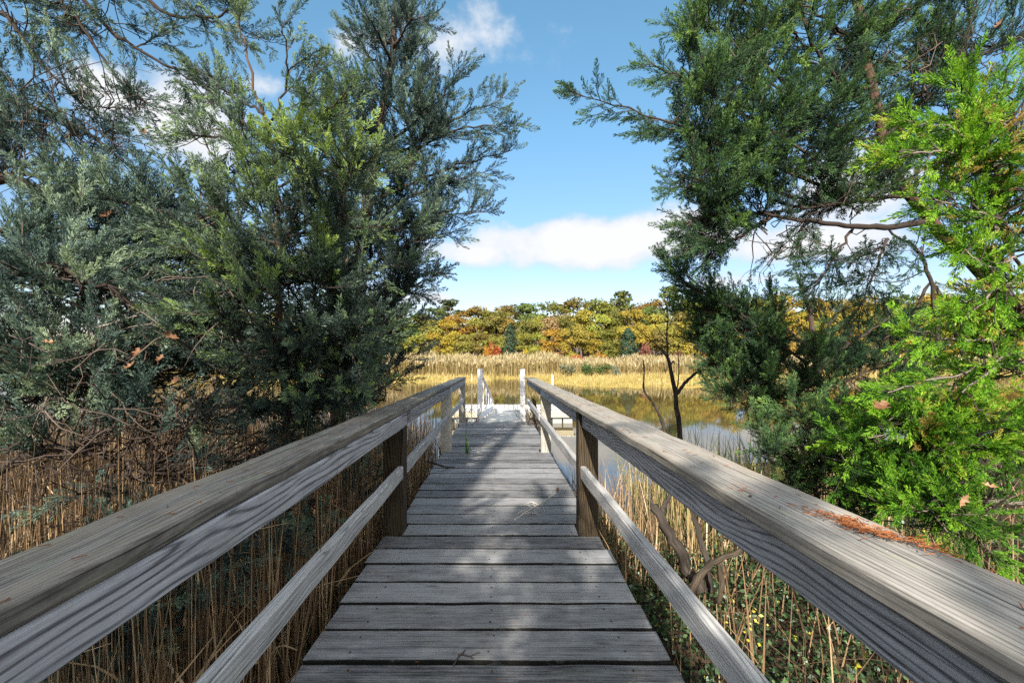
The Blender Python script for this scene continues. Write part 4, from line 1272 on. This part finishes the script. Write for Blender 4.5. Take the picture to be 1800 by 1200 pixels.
def oak_leaf(name, label, px, py, Y, size, tint=.5, cat='leaf', normal=None, mat='dryleaf', group='fallen oak leaves caught in the cedars'):
    """lobed, curled leaf"""
    n = 15
    t = np.linspace(0, 1, n)
    half = .30 * np.sin(np.pi * t ** .85) * (1 + .45 * np.sin(t * 2 * math.pi * 3.2)) + .015
    curl = .9 * (t - .4) ** 2
    rows = []
    for (tt, h, cz) in zip(t, half, curl):
        rows += [(-h, tt - .5, cz + h * .7), (0, tt - .5, cz), (h, tt - .5, cz + h * .55)]
    V = np.array(rows) * size * .58
    Q = []
    for i in range(n - 1):
        a = i * 3
        Q += [(a, a + 1, a + 4, a + 3), (a + 1, a + 2, a + 5, a + 4)]
    nv = unit(np.array(normal if normal is not None else (rng.normal(0, .8), -1, rng.normal(.5, .7)), float))
    u = unit(np.cross(nv, rng.normal(size=3))); w = np.cross(nv, u)
    V[:, 0] *= rng.uniform(.5, .85); V[:, 2] += rng.uniform(-1.2, 1.2) * V[:, 0] * V[:, 1] / size
    V = V @ np.stack([u, w, nv])
    o = mesh_from(name, V, np.array(Q), M[mat], None, {'tint': np.clip(tint + rng.normal(0, .12, len(V)), 0, 1)}, smooth=True)
    o.location = P(px, py, Y + .05)
    tag(o, label, cat, group)
    return o


for (px, py, Y, s, tn, lab) in (
        (1545, 718, 2.2, .19, .55, 'largest brown oak leaf, lying on the bright right cedar foliage'), (1690, 878, 2.05, .12, .75, 'orange-brown oak leaf caught low in the bright right cedar'),
        (1738, 856, 2.05, .10, .9, 'pale-edged oak leaf beside the orange-brown one low in the right cedar'), (302, 592, 2.45, .16, .6, 'orange-brown oak leaf with curled lobes in the left cedar'),
        (243, 622, 2.45, .13, .5, 'narrow upright brown leaf in the left cedar'), (228, 645, 2.45, .12, .6, 'brown leaf hanging below the narrow upright one in the left cedar'), (282, 632, 2.45, .11, .6, 'tan oak leaf right of the narrow upright one'),
        (312, 668, 2.45, .10, .5, 'tan curled leaf lowest of the cluster in the left cedar'), (85, 604, 2.4, .12, .85, 'grey-tan curled leaf on the far left cedar'), (186, 380, 3.2, .16, .35, 'long brown leaf hanging below the thick left limb'),
        (252, 232, 3.6, .10, .3, 'small rust leaf on the upper left cedar'), (438, 300, 2.9, .10, .35, 'rust leaf left of the young cedar stem'), (608, 456, 2.7, .06, .6, 'tiny red leaf on the young cedar'),
        (1757, 45, 3.6, .17, .5, 'rust leaf cluster in the upper right corner'), (1445, 150, 3.5, .10, .35, 'brown leaf high in the right cedar')):
    oak_leaf('oak_leaf', lab, px, py, Y, s, tn)


def on_deck(px, py, dz=.006):
    Yd = 984 / (py - 635.0)
    q = P(px, py, Yd); q[2] += dz
    return q


# dry reed stem with a brown leaf on the planks
root = empty('dry_reed', tuple(on_deck(945, 892))); tag(root, 'pale dry reed stem with brown curled tip lying on the planks by the right post', 'reed')
loc = Vector(on_deck(945, 892))
mb = MB()
main = smooth_path([on_deck(905, 914), on_deck(930, 897), on_deck(955, 885, .02), on_deck(976, 872, .03)], 10)
mb.tube(main, .004, .003, 5, tint=.8)
for (a, b_) in (((918, 905), (950, 907)), ((930, 897), (948, 908)), ((940, 890), (930, 882)), ((950, 887), (958, 902)), ((935, 894), (915, 890)), ((925, 900), (909, 906)), ((945, 888), (925, 886)), ((938, 893), (928, 908))):
    mb.tube(smooth_path([on_deck(*a, .008), (on_deck(*a) + on_deck(*b_)) / 2 + [0, 0, .02], on_deck(*b_, .008)], 6), .0035, .001, 4, tint=rng.uniform(.6, 1))
o = mb.build('stem', M['strawpale'], root); o.location = -loc
lf_ = oak_leaf('leaf', None, 980, 867, 984 / 236, .085, .12, None, (0, -.5, 1), group=None)
lf_.parent = root; lf_.location = Vector(on_deck(980, 868, .035)) - loc
# twig near the bottom edge
root = empty('twig', tuple(on_deck(820, 1158))); tag(root, 'small forked dead twig on the nearest planks', 'twig')
loc = Vector(on_deck(820, 1158))
mb = MB()
for p_ in (((797, 1172), (805, 1158), (812, 1152), (825, 1156), (842, 1148)), ((810, 1153), (816, 1147), (818, 1144)), ((826, 1156), (832, 1160)), ((812, 1153), (806, 1152))):
    mb.tube(smooth_path([on_deck(*q, .007) for q in p_], 8), .0032, .0018, 5, tint=.35)
o = mb.build('stem', M['twig'], root); o.location = -loc
# curled strap of dry reed leaf, green blade through the planks
mb = MB()
for p_, r_ in ((((752, 812), (768, 817), (785, 822), (800, 822)), .012), (((790, 824), (776, 830), (760, 826)), .004)):
    mb.tube(smooth_path([on_deck(*q, .012) for q in p_], 8), r_, r_ * .3, 5, tint=.2)
tag(mb.build('dry_leaf', M['twig']), 'dark curled strip of dry leaf at the left edge of the planks', 'leaf')
bs = np.array([on_deck(820, 797, -.01), on_deck(822, 797, -.01), on_deck(776, 800, -.01)])
V, Q, T = blade_set(bs, np.array([.36, .24, .20]), np.array([.012, .008, .008]), np.array([.04, .10, .25]), np.array([.5, .7, .3]), .3, 4, face=np.zeros(3))
tag(mesh_from('grass_blade', V, Q, M['blade'], None, {'tint': T}), 'green grass blade growing up between the planks', 'grass')
# rusty needle drift on the right handrail
mb = MB()
for q in range(420):
    yy = rng.normal(.85, .05) if q < 380 else rng.uniform(.6, 1.2)
    xx = .715 - (yy - .85) * .32 + rng.normal(0, .013) + .010 * math.sin(yy * 50)
    if xx > .768 or xx < .60: continue
    a = B(xx, yy, CAPB + .040 + rng.uniform(0, .007)); an = rng.uniform(0, 6.28); L = rng.uniform(.006, .018)
    mb.tube([a, a + np.array([math.cos(an) * L, math.sin(an) * L, rng.uniform(-.001, .003)])], .0010, .0007, 3, tint=rng.uniform(0, 1))
for q in range(260):
    if q < 110:
        sd_ = rng.choice([-1, 1]); a = B(sd_ * rng.uniform(.60, .75), rng.uniform(.5, 4.5), CAPB + .040)
    else:
        a = B(rng.uniform(-.6, .6), rng.uniform(1.3, 6.0), .003)
    an = rng.uniform(0, 6.28); L = rng.uniform(.008, .022)
    mb.tube([a, a + np.array([math.cos(an) * L, math.sin(an) * L, .001])], .0011, .0007, 3, tint=rng.uniform(0, .6))
tag(mb.build('fallen_needles', M['needles']), 'rust-orange fallen cedar needles, thickest in a drift on the right handrail', 'needles', kind='stuff')
# small plants with yellow leaves under the right rail
V, Q, T = leaf_cloud(16, lambda n: P(1322, 1085, 2.3) + rng.normal(0, .035, (n, 3)), (.007, .013), (.98, .02))
mb = MB()
mb.tube([P(1330, 1150, 2.3), P(1324, 1110, 2.3), P(1322, 1080, 2.3)], .003, .002, 4)
root = empty('seedling'); tag(root, 'small seedling with bright yellow leaves under the right handrail', 'plant')
mesh_from('foliage', V, Q, M['cover'], root, {'tint': T})
mb.build('stem', M['twig'], root)

# ------------------------------------------------------------------ sky, sun, camera
SUN_EL, SUN_AZ = math.radians(31), math.radians(188)     # behind the camera, slightly to the left
w = bpy.data.worlds.new('World'); SC.world = w; w.use_nodes = True
k = NT(w.node_tree); k.n.clear()
sky = k.new('ShaderNodeTexSky', sky_type='NISHITA'); sky.sun_disc = False
sky.sun_elevation = SUN_EL; sky.sun_rotation = SUN_AZ
sky.air_density = 1.0; sky.dust_density = .2; sky.ozone_density = 4.0
tc = k.new('ShaderNodeTexCoord').outputs['Generated']
sep = k.new('ShaderNodeSeparateXYZ', {0: tc})
az = k.math('ARCTAN2', sep.outputs[0], sep.outputs[1])
el = k.math('ARCSINE', sep.outputs[2])
warp = k.noise(tc, 6.0, 6, .62)
fine = k.noise(k.vscale(tc, (1, 1, 1.7)), 13.0, 7, .6)
clouds = [  # azimuth, elevation, half width, half height (photo px) and weight
    (1060, 428, 320, 56, 1.6), (1180, 410, 160, 60, 1.35), (1420, 430, 240, 50, 1.1), (840, 446, 130, 30, 1.0), (340, 215, 150, 100, 1.5), (190, 160, 110, 60, 1.0), (470, 150, 90, 40, .55), (800, 75, 130, 40, .36), (610, 72, 90, 28, .36),
    (760, 525, 170, 26, .45), (1330, 490, 260, 30, .5), (1480, 330, 200, 90, .8)]
dens = None
for (px, py, rx, ry, wt_) in clouds:
    a0 = math.atan((px - 900) / F); ca = math.cos(a0)
    e0 = math.atan((600 - py) / F * ca)
    ra = rx / F * ca * ca; re = ry / F * ca
    q = k.math('SQRT', k.math('ADD', k.math('POWER', k.math('DIVIDE', k.math('SUBTRACT', az, a0), ra), 2.0),
                              k.math('POWER', k.math('DIVIDE', k.math('SUBTRACT', el, e0), re), 2.0)))
    q = k.math('MULTIPLY', k.math('SUBTRACT', 1.0, q), wt_)
    dens = q if dens is None else k.math('MAXIMUM', dens, q)
dens = k.math('MAXIMUM', dens, -1.0)
dens = k.math('ADD', dens, k.math('MULTIPLY', k.math('SUBTRACT', warp, .5), 1.9))
dens = k.math('ADD', dens, k.math('MULTIPLY', k.math('SUBTRACT', fine, .5), .7))
alpha = k.new('ShaderNodeMapRange', {0: dens, 1: .02, 2: .62}, interpolation_type='SMOOTHSTEP').outputs[0]
alpha = k.math('MULTIPLY', alpha, .95)
ccol = k.ramp(k.math('ADD', k.math('MULTIPLY', dens, .7), k.math('MULTIPLY', fine, .3)), [(.1, (.62, .72, .86)), (.45, (.86, .90, .96)), (.75, (1, 1, 1))])
ccol = k.mix(1.0, ccol, (2.3, 2.3, 2.3), 'MULTIPLY')
# unseen bright broken cloud, added overhead and behind the viewer to lift the shade
over = k.math('ADD', k.math('MULTIPLY', k.math('SUBTRACT', .25, sep.outputs[1]), 1.6), k.math('MULTIPLY', k.math('SUBTRACT', el, 1.0), 3.0, clamp=True), clamp=True)
bn_ = k.noise(tc, 2.6, 6, .6)
oa = k.math('MULTIPLY', over, k.new('ShaderNodeMapRange', {0: bn_, 1: .36, 2: .56}, interpolation_type='SMOOTHSTEP').outputs[0])
hs = k.new('ShaderNodeHueSaturation', {'Saturation': .88, 'Value': .65, 'Color': sky.outputs[0]}).outputs[0]
dim = k.ramp(k.math('DIVIDE', el, 1.2), [(0, (.60, .54, .53)), (.12, (.54, .56, .60)), (.35, (.56, .78, .76)), (.6, (.62, .92, .86))])
hs = k.mix(1.0, hs, dim, 'MULTIPLY')
skyc = k.mix(alpha, hs, ccol)
skyc = k.mix(oa, skyc, (4.5, 4.4, 4.25))
bg = k.new('ShaderNodeBackground', {'Color': skyc, 'Strength': .15})
o = k.new('ShaderNodeOutputWorld'); k.l.new(bg.outputs[0], o.inputs[0])

sl = bpy.data.lights.new('sun', 'SUN'); sl.energy = 4.0; sl.angle = math.radians(.5); sl.color = (1, .93, .82)
so = bpy.data.objects.new('sun', sl); link(so)
sd = Vector((math.sin(SUN_AZ) * math.cos(SUN_EL), math.cos(SUN_AZ) * math.cos(SUN_EL), math.sin(SUN_EL)))
so.rotation_euler = sd.to_track_quat('Z', 'Y').to_euler()

cam = bpy.data.cameras.new('camera'); cam.sensor_width = 36; cam.lens = F / 1800 * 36; cam.clip_end = 3000; cam.clip_start = .05
co = bpy.data.objects.new('camera', cam); link(co)
co.location = (0, 0, CAMZ); co.rotation_euler = (math.radians(90), 0, 0)
SC.camera = co
SC.view_settings.view_transform = 'Standard'; SC.view_settings.look = 'None'; SC.view_settings.gamma = 1
SC.view_settings.exposure = 1.55
SC.cycles.use_denoising = False
SC.cycles.max_bounces = 6; SC.cycles.transparent_max_bounces = 4
